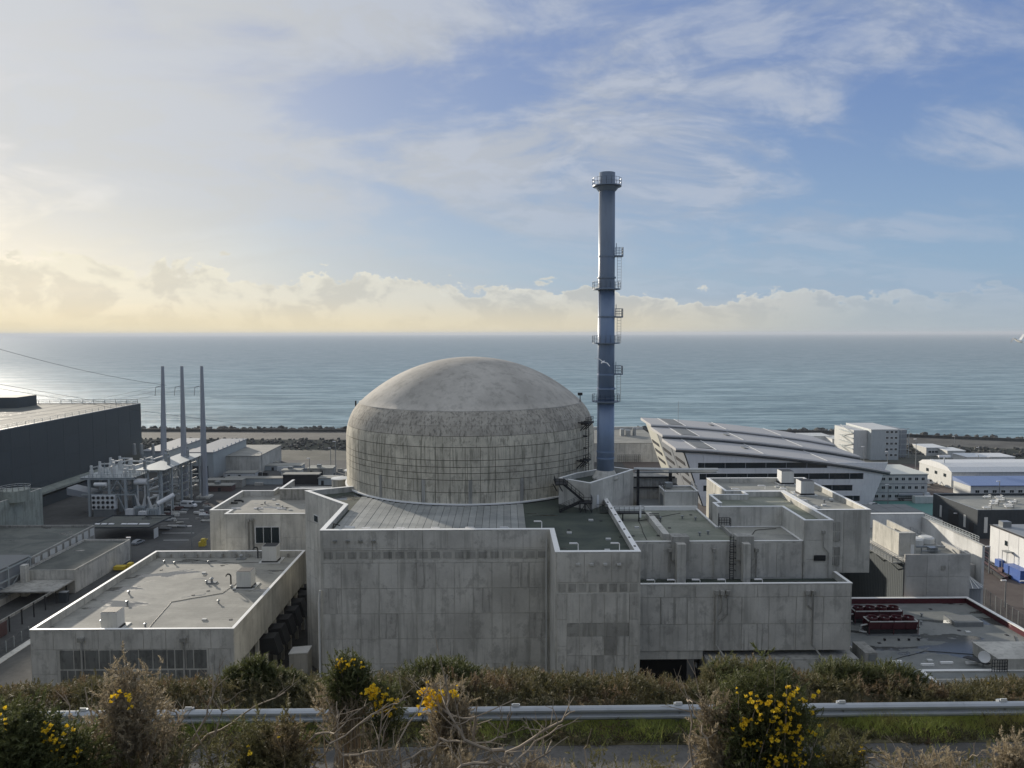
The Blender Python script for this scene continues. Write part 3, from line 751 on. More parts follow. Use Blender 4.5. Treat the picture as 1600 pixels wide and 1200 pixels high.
# ================================================================== right hand roofs
def build_w():
    t = Thing('safeguard_building', 'long low concrete block stepping right of the front tower', 'building', (38, 125, 0))
    # W1 with roof R1
    poly = [(20.2, 125), (49.6, 125), (49.6, 134.8), (38., 134.8), (38., 150), (20.2, 150)]
    block(t, poly, 17.45, 33.2, 33.5, 'conc', 'roof_moss', thick=.3)
    t.part('lower_wall', MB().box(20.2, 55.2, 119, 124.9, 17.5, 27.1), 'conc')
    t.part('lower_roof', MB().box(20.2, 54.9, 119.4, 124.9, 27.1, 27.2), 'roof_dark')
    t.part('lower_parapet', MB().box(20.1, 55.2, 118.98, 119.38, 27.1, 28.3).box(54.8, 55.2, 119.4, 124.9, 27.1, 28.3), 'conc')
    t.part('lower_coping', MB().box(20.1, 55.3, 118.9, 119.45, 28.3, 28.4).box(54.75, 55.27, 119.5, 124.9, 28.3, 28.4), 'cope')
    panels(t, (20.4, 118.98), (55, 118.98), 26.2, 28.2, 7, 1)
    panels(t, (20.4, 118.98), (55, 118.98), 17.5, 26.2, 8, 2)
    panels(t, (20.4, 125), (49.4, 125), 27.4, 33.2, 7, 1)
    # drop beneath on the left
    t.part('beam', MB().box(20.2, 31.6, 119.05, 124, 16.1, 17.5), 'conc')
    t.part('recess_wall', MB().box(20.2, 32, 131, 132, 0, 17), 'void'); t.part('recess_wall', MB().box(31.7, 55, 121.5, 124.8, 0, 17.4), 'void')  # near-black colour puts the shade of the gap into these walls
    x, z = V(1092, 1035, 124); t.part('light_panel', MB().box(x-.8, x+.6, 123, 123.3, z-.45, z+.35), 'lampw')
    low = [(31.9, 117.6), (56, 117.6), (56, 121.4), (31.9, 121.4)]
    t.part('plinth_wall', MB().prism(low, 0, 16.6), 'conc_dark'); panels(t, (32, 117.6), (55.9, 117.6), 9, 16.4, 7, 1)
    # pilasters
    for px0, px1, pxa, pxb in ((1050, 1077, 1058, 1072), (1151, 1178, 1162, 1173)):
        a = V(px0, 845, 124.4)[0]; b_ = V(px1, 845, 124.4)[0]; c = V(pxa, 860, 123)[0]; d = V(pxb, 860, 123)[0]
        t.part('chimney_head', MB().box(a, b_, 124.3, 126.5, 30.5, 34.5), 'conc_dark')
        t.part('pilaster', MB().box(c, d, 122.9, 124.28, 25.9, 33.6), 'conc')
    # kerb walls on roof
    x0 = G(1052, 838, 34.3); x1 = G(1022, 803, 34.3)
    t.part('roof_kerb', MB().box(x0[0]-1.4, x0[0]-.3, 126.8, 143, 33.25, 34.3), 'conc')
    t.part('roof_kerb', MB().box(20.6, 38, 148.6, 149.4, 33.25, 34.), 'cope')
    x2 = G(1150, 824, 34)[0]; t.part('roof_kerb', MB().box(38.6, 39., 125.5, 134.6, 33.25, 33.9), 'conc_dark')
    t.part('raised_roof', MB().box(39.3, 49.2, 125.5, 134.6, 33.26, 33.5), 'roof_g')
    # ladder
    x = V(1143, 870, 124.5)[0]; mb = MB()
    for dx in (-.3, .3): mb.bar((x+dx, 124.4, 27.2), (x+dx, 124.4, 34.6), .1)
    for k in range(18): mb.bar((x-.3, 124.4, 27.5+k*.4), (x+.3, 124.4, 27.5+k*.4), .06)
    for z in (29, 30, 31, 32, 33, 34): mb.bar((x-.45, 124.3, z), (x-.45, 123.6, z), .07).bar((x+.45, 124.3, z), (x+.45, 123.6, z), .07).bar((x-.45, 123.6, z), (x+.45, 123.6, z), .07)
    t.part('ladder', mb, 'black')
    def pipe(px, pyt, pyb, Y, m='conc_dark', w_=.28):
        x, z1 = V(px, pyt, Y); z0 = V(px, pyb, Y)[1]
        o = t.part('downpipe', MB().tube([(x, Y, z1), (x, Y, z0)], .13, 8), m); t.part('hopper', MB().box(x-w_, x+w_, Y-.3, Y+.2, z1-.1, z1+.45), m, parent=o)
    pipe(1046.5, 861, 894, 124.6); pipe(1116, 861, 903, 124.6); pipe(1182, 861, 902, 124.6)
    x, z = V(1120, 928, 118.6); zb = V(1120, 1008, 118.6)[1]
    for k, dz in ((0, 0), (.85, 0), (1.7, 0)):
        pts = [(x+k, 118.6, z)]+([(x+k, 118.6, z-2-.8*k), (x, 118.6, z-3-1.*k)] if k else [(x, 118.6, zb)])
        o = t.part('downpipe', MB().tube(pts, .14, 8), 'conc_dark'); t.part('hopper', MB().box(x+k-.32, x+k+.32, 118.3, 118.8, z-.1, z+.55), 'conc_dark', parent=o)
    t.part('downpipe', MB().tube([(x, 118.6, zb), (x+.9, 117.3, zb-1.2), (x+.9, 117.2, 4)], .15, 8), 'conc_dark')
    x, z = V(1262, 928, 118.6); 
    for k in (0, .9):
        pts = [(x+k, 118.6, z)]+([(x+.9, 118.6, zb)] if k else [(x, 118.6, z-1.8), (x+.9, 118.6, z-2.6)])
        o = t.part('downpipe', MB().tube(pts, .14, 8), 'conc_dark'); t.part('hopper', MB().box(x+k-.32, x+k+.32, 118.3, 118.8, z-.1, z+.55), 'conc_dark', parent=o)
    t.part('downpipe', MB().tube([(x+.9, 118.6, zb), (x+1.7, 117.3, zb-1.2), (x+1.7, 117.2, 4)], .15, 8), 'conc_dark')
build_w()
for px in (1014, 1046, 1085, 1125, 1183):
    x, z = V(px, 905, 119.8); hook(x+1., 120.2, 27.2, 1.45, 1.3, 'lamps along the lower roof parapet', 'white bent lamp behind the long parapet of the lower right block')

def build_L():
    t = Thing('stair_block', 'raised L shaped concrete roof block with pale parapets', 'building', (45, 138, 0))
    poly = [(38.2, 135.), (49.7, 135.), (49.7, 121.3), (54.3, 121.3), (54.3, 148.2), (46.5, 148.2), (46.5, 145.5), (39.4, 145.5), (39.4, 138.5), (38.2, 138.5)]
    poly = [(38.2, 135.), (49.7, 135.), (49.7, 124.8), (54.5, 124.8), (54.5, 148.2), (46.5, 148.2), (46.5, 145.5), (39.4, 145.5), (39.4, 138.5), (38.2, 138.5)]
    block(t, poly, 10, 36., 37, 'conc_lt', 'roof_moss', thick=.4)
    panels(t, (38.4, 135), (49.6, 135), 33.6, 36.9, 3, 1, 'conc_lt'); panels(t, (49.8, 124.8), (54.4, 124.8), 27.3, 36.9, 1, 3, 'conc_lt'); 
    x, z = V(1281, 872, 124.6); o = t.part('vent_grille', MB().box(x-.95, x+.95, 124.55, 124.75, z-.45, z+.45), 'black')
    x, z = V(1287, 834, 124.5); mb = MB().tube([(x, 124.5, z), (x, 124.5, z-2.2), (x+.9, 124.5, z-3.2), (x+.9, 124.5, 27.4)], .1, 8); o = t.part('downpipe', mb, 'conc_dark'); t.part('hopper', MB().box(x-.25, x+.25, 124.3, 124.7, z, z+.5), 'conc_dark', parent=o)
    x, z = V(1131, 822, 134.6); t.part('access_cage', railing(MB().bar((x-1, 134.4, 33.6), (x-1, 134.4, 36), .1), [(x-.9, 134.4, 33.9), (x+.9, 134.4, 33.9), (x+.9, 133.4, 33.9)], 1.3, .4, .07, 2), 'black')
    for px, py in ((1111, 800), (1111, 808)):
        pass
build_L()
def vent_box(px, py, z, s=(1., 1.), h=2.6, label='', ang=0):
    x, y = G(px, py, z); t = Thing('roof_ventilator', label, 'roof ventilator', (x, y, z))
    w_, d_ = s
    t.part('kerb', MB().box(x-w_*.75, x+w_*.75, y-.25, y+d_*1.4, z-.02, z+.18), 'offwhite')
    t.part('skirt', MB().box(x-w_*.55, x+w_*.55, y-.04, y+d_+.04, z+.18, z+.5), 'black')
    me = MB().box(-w_*.245, w_*.245, -.04, .02, 0, h-.5).mesh('side_panel'); me.materials.append(M['offwhite'])
    t.part('casing', MB().box(x-w_/2, x+w_/2, y, y+d_, z+.5, z+h), 'white')
    for k in (-1, 1): t.inst('side_panel', me, (x+k*w_*.25, y, z+.5))
    t.part('louvre_top', MB().box(x-w_*.47, x+w_*.47, y+.06, y+d_-.06, z+h, z+h+.06), 'black')
    return t
def build_F():
    t = Thing('right_office_block', 'wide flat roofed concrete block behind the L shaped roof', 'building', (54, 150, 0))
    poly = [(43.3, 138), (54.6, 138), (54.6, 132.2), (64.3, 132.2), (64.3, 162.3), (43.3, 162.3)]
    poly = [(43.4, 148.6), (54.7, 148.6), (54.7, 132.2), (64.3, 132.2), (64.3, 162.3), (43.4, 162.3)]
    block(t, poly, 25.8, 36., 37., 'conc', 'roof_g', thick=.45)
    t.part('lower_wall', MB().prism([(54.9, 132.5), (58.2, 132.5), (58.2, 160), (54.9, 160)], 10, 25.8), 'conc')
    t.part('dark_facade', MB().box(58.2, 66, 150, 156, 0, 25.8), 'dark_clad')
    panels(t, (54.9, 132.2), (64.2, 132.2), 25.9, 36.8, 2, 1, 'conc')
    for (za, zb) in ((31.5, 35), (27.2, 30.6)):
        xa, xb = 55.6, 59.; f = t.part('window_frame', MB().box(xa, xb, 131.95, 132.1, za, zb), 'conc_lt')
        for i in range(3):
            for j in range(2):
                w_ = (xb-xa)/3; h_ = (zb-za)/2
                t.part('glass_block', MB().box(xa+w_*i+.12, xa+w_*(i+1)-.12, 131.85, 131.95, za+h_*j+.12, za+h_*(j+1)-.12), 'conc_dark', parent=f)
build_F()
vent_box(1230.5, 758, 36.05, (2.6, 2.6), 2.9, 'white ventilator box standing farther back on the wide right roof')
vent_box(1261.5, 775, 36.05, (2.6, 2.6), 2.9, 'white ventilator box nearer the right edge of the wide roof')
for px, py in ((1150, 767), (1191, 762), (1225, 767), (1240, 776), (1256, 785), (1273, 795)):
    x, y = G(px, py, 36.3); hook(x+.6, y, 36.05, .7, 1.5, 'lamps on the wide right roof', 'little white lamp arm on the wide right roof')
x0_, y0_ = G(1060, 793, 33.4)
def build_hut():
    t = Thing('rooftop_hut', 'small square concrete hut with black corner railing on the roof', 'hut', (34, 150, 33))
    xa, xb = V(1039, 780, 149)[0], V(1092, 780, 149)[0]
    block(t, [(xa, 149.5), (xb, 149.5), (xb, 155), (xa, 155)], 30, 36.5, 36.8, 'conc_lt', 'roof_g', thick=.25)
    panels(t, (xa, 149.5), (xb, 149.5), 33.6, 36.6, 2, 1, 'conc_lt')
    t.part('railing', railing(MB(), [(xa, 155, 36.8), (xa, 149.6, 36.8)], 1., 1.2, .07), 'black'); t.part('railing', railing(MB(), [(xb, 155, 36.8), (xb, 149.8, 36.8)], 1., 1., .07), 'offwhite')
    t.part('louvre_door', MB().box(xa-.08, xa, 150.6, 153.6, 33.6, 35.8), 'steel')
    t.part('roof_unit', MB().box(xa+1, xa+2.4, 153, 154.4, 36.9, 37.8), 'steel')
build_hut()

# ------------------------------------------------------------------ H and G
def build_H():
    t = Thing('low_annex', 'low grey flat roofed annex with dark red lined parapet', 'building', (75, 130, 0))
    poly = [(56.4, 113.6), (90.9, 113.6), (90.9, 146.8), (58.5, 146.8), (58.5, 121.6), (56.4, 121.6)]
    t.part('wall', MB().prism(poly, 0, 15), 'conc'); t.part('roof', MB().prism(inset(poly, .3), 15, 15.06), 'roof_wet')
    t.part('parapet', MB().box(90.45, 90.9, 113.6, 146.8, 15.06, 16.1).box(58.5, 90.4, 146.35, 146.8, 15.06, 16.1), 'darkred')
    t.part('coping', MB().box(90.3, 91., 113.6, 146.9, 16.1, 16.22).box(58.5, 90.3, 146.25, 146.9, 16.1, 16.22), 'cope')
    a = G(1345, 1051, 15.3); b_ = G(1396, 1051, 15.3)
    t.part('front_coping', MB().box(56.3, b_[0], 113.3, 113.75, 15, 15.3), 'cope')
    # pale hatch + box
    x, y = G(1508, 975, 15.1); k_ = t.part('roof_curb', MB().box(x-2.6, x+2.6, y-1.2, y+2.4, 15.06, 15.9), 'steel'); t.part('roof_hatch', MB().box(x-2.2, x+2.2, y-.8, y+2., 15.9, 15.95), 'roof_panel', parent=k_)
    x, y = G(1362, 1040, 15.1); t.part('duct_opening', MB().box(x-1.1, x+.9, y, y+4.5, 15.06, 17.2), 'conc_dark'); t.part('duct_grille', MB().box(x-.5, x+.5, y-.1, y, 16, 17), 'steel')
    for px, py in ((1400, 1035), (1450, 1040), (1480, 1037), (1520, 1037)):
        x, y = G(px, py, 15.2); t.part('roof_outlet', MB().box(x-1., x+1., y, y+.35, 15.1, 15.45), 'cope')
    for px in (1383, 1405, 1421, 1436):
        x, y = G(px, 1001, 15.1); t.part('bolt_stub', MB().box(x-.15, x+.15, y, y+.3, 15.1, 15.4), 'black')
build_H()
def build_H2():
    t = Thing('front_low_annex', 'nearest low roof at lower right with white kerb line', 'building', (80, 105, 0))
    z = 15.2
    a = G(1436, 1047, z); poly = [(a[0], 95), (115, 95), (115, a[1]), (a[0], a[1])]
    block(t, poly, 0, z-1., z, 'conc', 'roof_g', thick=.5)
    b_ = G(1398, 1047, z-.3); t.part('side_wall', MB().box(b_[0], a[0]-.1, 96, b_[1]-.5, 0, z-1.), 'conc_dark')
    t.part('side_kerb', MB().box(b_[0], b_[0]+.6, 96, b_[1]-.5, z-1., z-.2).box(b_[0]+.6, a[0]-.1, b_[1]-1., b_[1]-.5, z-1., z-.2), 'conc')
    # raised roof lid with satellite dish
    c = G(1560, 1030, 17); t.part('raised_lid', MB().box(c[0], 118, c[1], c[1]+6.5, 14, 16.9), 'conc')
    t.part('lid_edge', MB().box(c[0]-.1, 118, c[1]-.1, c[1]+6.6, 16.9, 17.1), 'conc_lt')
    d = G(1546, 1046, z); cage = railing(MB(), [(d[0], d[1]-.6, z-.8), (d[0]+2.4, d[1]-.6, z-.8), (d[0]+2.4, d[1]+1, z-.8)], 2.6, .4, .07, 4)
    t.part('crossover_cage', cage, 'black')
    t.part('solar_panel', MB().hexa([(d[0]-2.8, d[1]+2.4, z+.9), (d[0]-.2, d[1]+.4, z+.5), (d[0]+.8, d[1]+.9, z+.5), (d[0]-1.6, d[1]+3., z+.9), (d[0]-2.8, d[1]+2.4, z+1.), (d[0]-.2, d[1]+.4, z+.6), (d[0]+.8, d[1]+.9, z+.6), (d[0]-1.6, d[1]+3., z+1.)]), 'black')
    x, zz = V(1537, 1026, d[1]+1)
    t2 = Thing('satellite_dish', 'round white satellite dish on the lower right roof', 'satellite dish', (x, d[1]+1, zz-1))
    t2.part('dish', MB().lathe([(.05, 0), (.45, .06), (.9, .22), (.9, .27), (.4, .12), (.05, .08)], 24), 'white', smooth=False)
    o = t2.o.children[0]
    me = o.data
    q = Vector((-.2, -1, .25)).to_track_quat('Z', 'Y').to_matrix().to_4x4(); me.transform(Matrix.Translation(t2.loc)); me.transform(q); me.transform(Matrix.Translation((0, 0, 1)))
    t2.part('mast', MB().bar((x, d[1]+1.1, zz-1.9), (x, d[1]+1.1, zz), .12), 'steel')
build_H2()
def chiller(px, py, label, n=4):
    x, y = G(px, py, 15.06); x = x; t = Thing('chiller', label, 'chiller', (x, y, 15.06)); L, D, H = 8.6, 2.4, 2.6
    z = 15.06
    t.part('skid', MB().box(x-.3, x+L+.3, y-.2, y+D+.2, z+.01, z+.18), 'steel')
    t.part('body', MB().box(x, x+L, y+.25, y+D-.25, z+.2, z+.9), 'black')
    for k in range(n):
        w_ = L/n; a = x+k*w_+.05; b_ = a+w_-.1
        # V coils
        t.part('coil_panel', MB().hexa([(a, y+.5, z+.7), (b_, y+.5, z+.7), (b_, y+.62, z+.7), (a, y+.62, z+.7), (a, y, z+H-.25), (b_, y, z+H-.25), (b_, y+.12, z+H-.25), (a, y+.12, z+H-.25)]), 'darkred')
        f = t.part('fan_shroud', MB().lathe([(.85, z+H-.2), (.9, z+H+.35), (.8, z+H+.35), (.75, z+H-.2)], 20, ((a+b_)/2, y+D/2), cap=False), 'darkred')
        mb = MB()
        for q in range(5): an = q*1.257; cx, cy = (a+b_)/2, y+D/2; mb.bar((cx, cy, z+H), (cx+.7*math.cos(an), cy+.7*math.sin(an), z+H), .25, .04)
        t.part('fan_blade', mb, 'steel', parent=f)
    t.part('top_frame', MB().ring([(x-.05, y-.05), (x+L+.05, y-.05), (x+L+.05, y+D+.05), (x-.05, y+D+.05)], [(x+.15, y+.12), (x+L-.15, y+.12), (x+L-.15, y+D-.12), (x+.15, y+D-.12)], z+H-.22, z+H-.08), 'offwhite')
    t.part('back_panel', MB().box(x, x+L, y+D-.15, y+D, z+.7, z+H-.25), 'darkred')
    for q in (0, L*.5, L): t.part('post', MB().bar((x+q, y, z+.1), (x+q, y, z+H), .12).bar((x+q, y+D, z+.1), (x+q, y+D, z+H), .12), 'darkred')
    t.part('end_pipe', MB().tube([(x-.1, y+.6, z+1.8), (x-1.2, y+.6, z+1.6), (x-1.4, y+.6, z+.6), (x-.2, y+.6, z+.4)], .14, 8), 'offwhite')
chiller(1358, 993, 'dark red rooftop chiller with four fans, nearest of the pair')
chiller(1336, 976, 'dark red rooftop chiller partly behind the front one')
def build_G():
    t = Thing('waste_building', 'pale concrete building with white walled roof yard and plant', 'building', (86, 160, 0))
    poly = [(79.3, 148.4), (92.3, 148.4), (92.3, 178), (83.2, 178), (79.3, 178)]
    t.part('wall', MB().prism(poly, 0, 23), 'conc_new'); t.part('roof', MB().prism(inset(poly, .4), 23, 23.05), 'roof_g')
    t.part('front_parapet', MB().box(79.3, 92.3, 148.4, 148.8, 23, 24.2).box(91.9, 92.3, 148.8, 158, 23, 24.2), 'conc_new')
    panels(t, (79.4, 148.4), (92.2, 148.4), 15.5, 24.1, 3, 2, 'conc_new')
    t.part('rear_wall', MB().box(74, 97, 174, 174.6, 12, 26.2), 'white_wall'); t.part('rear_coping', MB().box(73.9, 97.1, 173.9, 174.7, 26.2, 26.35), 'cope')
    t.part('flank_wall', MB().prism([(95.6, 150), (96.1, 150), (97, 173.9), (96.5, 173.9)], 0, 25.4), 'white_wall')
    t.part('flank_coping', MB().prism([(95.5, 149.9), (96.2, 149.9), (97.1, 173.9), (96.4, 173.9)], 25.4, 25.52), 'conc_lt')
    t.part('flank_infill', MB().box(92.4, 95.5, 152, 173, 0, 21), 'conc_new')
    t.part('dark_side', MB().box(79.1, 79.28, 148.6, 177.8, 0, 22.6), 'hall')
    t.part('side_infill', MB().box(66.2, 79, 172, 176, 0, 22), 'dark_clad')
    t.part('roof_shaft', MB().box(79.8, 83.2, 152, 153.2, 23, 27.6).box(79.8, 80.2, 153.2, 163, 23, 27.6).box(82.8, 83.2, 153.2, 163, 23, 27.6), 'conc'); 
    t.part('shaft_door', MB().box(82.2, 82.9, 151.9, 152, 23, 25.2), 'white')
    t.part('roof_unit', MB().lathe([(1.6, 23.1), (1.6, 24.2), (1.2, 24.5)], 16, (87.5, 160)).lathe([(1.6, 23.1), (1.6, 24.2), (1.2, 24.5)], 16, (90.4, 161)), 'offwhite')
    t.part('pipework', MB().bar((85, 153, 23.6), (89, 153, 23.6), .2).bar((85, 153, 23.1), (85, 153, 24.4), .15).bar((88, 153, 23.1), (88, 153, 24.4), .15).bar((85, 155, 23.9), (91, 155, 23.9), .3).box(87, 88.6, 153.4, 154.6, 23.1, 24.1), 'steel')
    t.part('railing', railing(MB(), [(84.5, 170, 23.05), (91.8, 170, 23.05), (91.8, 160, 23.05)], 1.1, 1.5, .06), 'steel')
    w_ = t.part('walkway', MB().box(77.2, 79.2, 149.2, 176, 22.2, 22.4), 'steel'); t.part('walkway_rail', railing(MB(), [(77.2, 176, 22.4), (77.2, 149.2, 22.4), (79.2, 149.2, 22.4)], 1.2, 1.2, .07, 2), 'steel', parent=w_)
    for k in range(5): t.part('bracket', MB().bar((79.2, 150.5+k*6, 20.4), (77.3, 150.5+k*6, 22.2), .18), 'steel')
    t.part('wall_niche', MB().box(86.4, 87.4, 148.28, 148.36, 21, 22), 'conc_dark')
build_G()
def build_silo():
    x, y = 94.2, 153.
    x, y = G(1516, 931, 15); x = 93.6; y = 151.
    t = Thing('round_tank', 'round grey tank with ribbed conical roof beside the pale building', 'tank', (x, y, 0))
    t.part('shell', MB().lathe([(2.2, 0), (2.2, 17.2)], 28, (x, y)), 'grey_clad', smooth=False)
    t.part('cone_roof', MB().lathe([(2.6, 17.2), (.2, 18.9), (.01, 18.95)], 28, (x, y)), 'grey_clad')
    for k in range(14): a = k*2*math.pi/14; t.part('roof_rib', MB().bar((x+2.6*math.cos(a), y+2.6*math.sin(a), 17.28), (x+.2*math.cos(a), y+.2*math.sin(a), 18.98), .12), 'cope')
    t.part('finial', MB().bar((x, y, 18.9), (x, y, 19.9), .2), 'steel')
build_silo()

# ================================================================== left low building B, C
def build_B():
    t = Thing('diesel_building', 'low wide concrete building with pale wet roof at lower left', 'building', (-63, 150, 0))
    poly = [(-80.4, 128), (-46, 128), (-46, 175.3), (-80.4, 175.3)]
    t.part('wall', MB().prism([(-80.4, 128), (-47.2, 128), (-47.2, 175.3), (-80.4, 175.3)], 0, 16.6), 'conc')
    t.part('flank_band', MB().box(-47.2, -46, 128, 175.3, 10.9, 16.6), 'conc_lt')
    inn = inset(poly, .45)
    t.part('parapet', MB().ring(poly, inn, 16.6, 18.), 'conc'); t.part('coping', MB().ring(inset(poly, -.07), inset(poly, .5), 18, 18.1), 'cope'); t.part('roof', MB().prism(inset(inn, .01), 16.6, 16.65), 'roof_b')
    panels(t, (-80.3, 128), (-46.1, 128), 14.6, 17.9, 9, 1); panels(t, (-80.3, 128), (-76, 128), 6, 14.6, 1, 2); panels(t, (-50.3, 128), (-46.2, 128), 6, 14.6, 1, 2)
    r_ = random.Random(5)
    for j, (za, zb) in enumerate(((11.2, 14.4), (7.6, 10.9))):
        x = -75.6
        while x < -50.8:
            w_ = min(r_.choice((1.3, 1.9, 2.4)), -50.6-x)
            if not (j == 1 and -66.5 < x < -63): t.part('stained_panel', MB().box(x+.1, x+w_-.12, 127.93, 128.01, za, zb), 'stain')
            x += w_
    for px in (126, 286):
        x, z = V(px, 1002, 127.6); o = t.part('downpipe', MB().tube([(x, 127.7, z), (x, 127.7, 0)], .16, 8), 'conc_dark'); t.part('hopper', MB().box(x-.5, x+.5, 127.3, 127.95, z-.1, z+.6), 'conc_dark', parent=o)
    t.part('flank_wall', MB().box(-47.19, -47.1, 128.3, 175, 0, 10.8), 'stain')
    for k in range(9): t.part('column', MB().box(-46.7, -46.05, 130+k*5.4, 130.5+k*5.4, 0, 10.9), 'conc_lt')
    hood = None
    for k in range(7):
        y = 143.5+k*4.9; z = 8.6
        h_ = MB().hexa([(-46.8, y, z-1.4), (-43., y, z-1.9), (-43., y+3.1, z-1.9), (-46.8, y+3.1, z-1.4), (-46.8, y, z+1.3), (-44., y, z+1.5), (-44., y+3.1, z+1.5), (-46.8, y+3.1, z+1.3)])
        t.part('exhaust_hood', h_, 'black')
    for k in range(11): t.part('roof_gutter_block', MB().box(-80+k*3, -79.6+k*3, 174.3, 174.8, 16.7, 17.5), 'conc_dark')
build_B()
vent_box(171, 986, 16.65, (2.8, 2.6), 3.3, 'white ventilator box near the front edge of the pale lower left roof')
vent_box(381, 921, 16.65, (2.9, 2.8), 3.6, 'white ventilator box on pale roof with bent pipe, middle of the three')
vent_box(421, 880, 16.65, (3.2, 2.8), 3.8, 'white ventilator box at the back right corner of the pale roof')
for px, py, lb in ((331, 911, 'small grey roof fitting left of the middle ventilator'), (377, 874, 'small grey cowl beside the rear ventilator')):
    x, y = G(px, py, 16.65); t = Thing('roof_cowl', lb, 'roof fitting', (x, y, 16.65)); t.part('base', MB().box(x-1, x+1, y-.6, y+.6, 16.66, 16.9), 'steel'); t.part('cap', MB().lathe([(.25, 16.9), (.25, 17.6), (.45, 17.6), (.1, 17.9)], 10, (x, y)), 'steel')
for px, py, lb in ((361, 916, 'dark bent vent pipe left of the middle ventilator'), (403, 872, 'dark bent vent pipe left of the rear ventilator')):
    x, y = G(px, py, 16.65); pts = [(x, y, 16.6), (x, y, 18.7)]+[(x-.5+.5*math.cos(a), y, 18.7+.5*math.sin(a)) for a in (.5, 1.2, 1.9, 2.6, 3.2)]
    single('vent_pipe', MB().tube(pts, .16, 8), 'black', lb, 'vent pipe')
x, y = G(467, 1043, 0)
t = Thing('equipment_cabinet', 'white topped grey cabinet in the gap beside the front block', 'cabinet', (-40, 146, 0))
x, z = V(466, 1020, 146); t.part('body', MB().box(x-1.8, x+1.8, 146, 149, 0, z-.3), 'conc_lt'); t.part('lid', MB().hexa([(x-1.9, 145.9, z-.3), (x+1.9, 145.9, z-.1), (x+1.9, 149.1, z), (x-1.9, 149.1, z-.3), (x-1.9, 145.9, z-.15), (x+1.9, 145.9, z+.1), (x+1.9, 149.1, z+.2), (x-1.9, 149.1, z-.1)]), 'white')

def build_C():
    t = Thing('electrical_building', 'pale concrete building with triple window left of the dome', 'building', (-60, 195, 0))
    poly = [(-71.7, 186), (-66.7, 186), (-66.7, 182), (-48, 182), (-40, 182), (-40, 220), (-62.5, 220), (-62.5, 209.6), (-71.7, 209.6)]
    poly = [(-72., 186.2), (-66.9, 186.2), (-66.9, 182), (-44, 182), (-44, 214), (-63.5, 214), (-63.5, 209.6), (-72., 209.6)]
    block(t, poly, 0, 23.6, 25, 'conc_lt', 'roof_b', thick=.5)
    panels(t, (-66.8, 182), (-47, 182), 8, 24.9, 4, 3, 'conc_lt'); panels(t, (-71.9, 186.2), (-67, 186.2), 8, 24.9, 2, 2, 'conc_lt')
    xa, z1 = V(399, 824, 181.8); xb, z0 = V(437, 848, 181.8)
    f = t.part('window_frame', MB().box(xa-.15, xb+.15, 181.75, 181.9, z0-.15, z1+.15), 'white'); w_ = (xb-xa)/3
    for k in range(3): t.part('window_pane', MB().box(xa+w_*k+.1, xa+w_*(k+1)-.1, 181.68, 181.75, z0, z1), 'glass', parent=f)
    for px in (387, 394):
        x, z = V(px, 815, 181.6); o = t.part('downpipe', MB().tube([(x, 181.7, z), (x, 181.7, 0)], .22, 8), 'conc_dark'); t.part('hopper', MB().box(x-.45, x+.45, 181.4, 181.85, z, z+.6), 'conc_dark', parent=o)
    a = G(437, 781, 23.7); 
    t.part('roof_shaft', MB().box(a[0], -44.6, a[1], a[1]+.5, 23.66, 26.6).box(a[0], a[0]+.5, a[1]+.5, a[1]+13, 23.66, 26.6), 'conc_dark'); t.part('shaft_coping', MB().box(a[0]-.1, -44.6, a[1]-.1, a[1]+.55, 26.6, 26.7).box(a[0]-.1, a[0]+.6, a[1]+.6, a[1]+13, 26.6, 26.7), 'cope')
    a = G(370, 785, 23.7); t.part('roof_coil', MB().tube([(a[0]+1.6*math.cos(q), a[1]+1.6*math.sin(q), 23.9) for q in np.linspace(0, 5.2, 14)], .22, 6), 'black')
    for px in (368, 403, 439): a = G(px, 795, 23.7); t.part('roof_light', MB().box(a[0]-1.1, a[0]+1.1, a[1], a[1]+.5, 23.7, 23.85), 'lampw')
build_C()
def build_C2():
    t = Thing('dark_low_shed', 'low black walled shed with white edged roof beside the pale building', 'shed', (-76, 215, 0))
    block(t, [(-77, 205), (-72.2, 205), (-72.2, 232), (-77, 232)], 0, 15.4, 16.2, 'black', 'roof_g', thick=.3)
build_C2()
for px, py, r_, lb in ((524+22, 741, 2., 'round white topped tank nearer the dome edge'), (536+20-24, 748, 2., 'round white topped tank left of its neighbour by the dome')):
    x, z = V(px, py, 181); t = Thing('round_tank', lb, 'tank', (x, 181, 0)); yy = 181 if px < 540 else 186
    t.part('shell', MB().lathe([(r_, 0), (r_, z)], 24, (x, yy)), 'conc_dark'); t.part('lid', MB().lathe([(r_+.2, z), (r_+.2, z+.2), (.1, z+.35)], 24, (x, yy)), 'white')

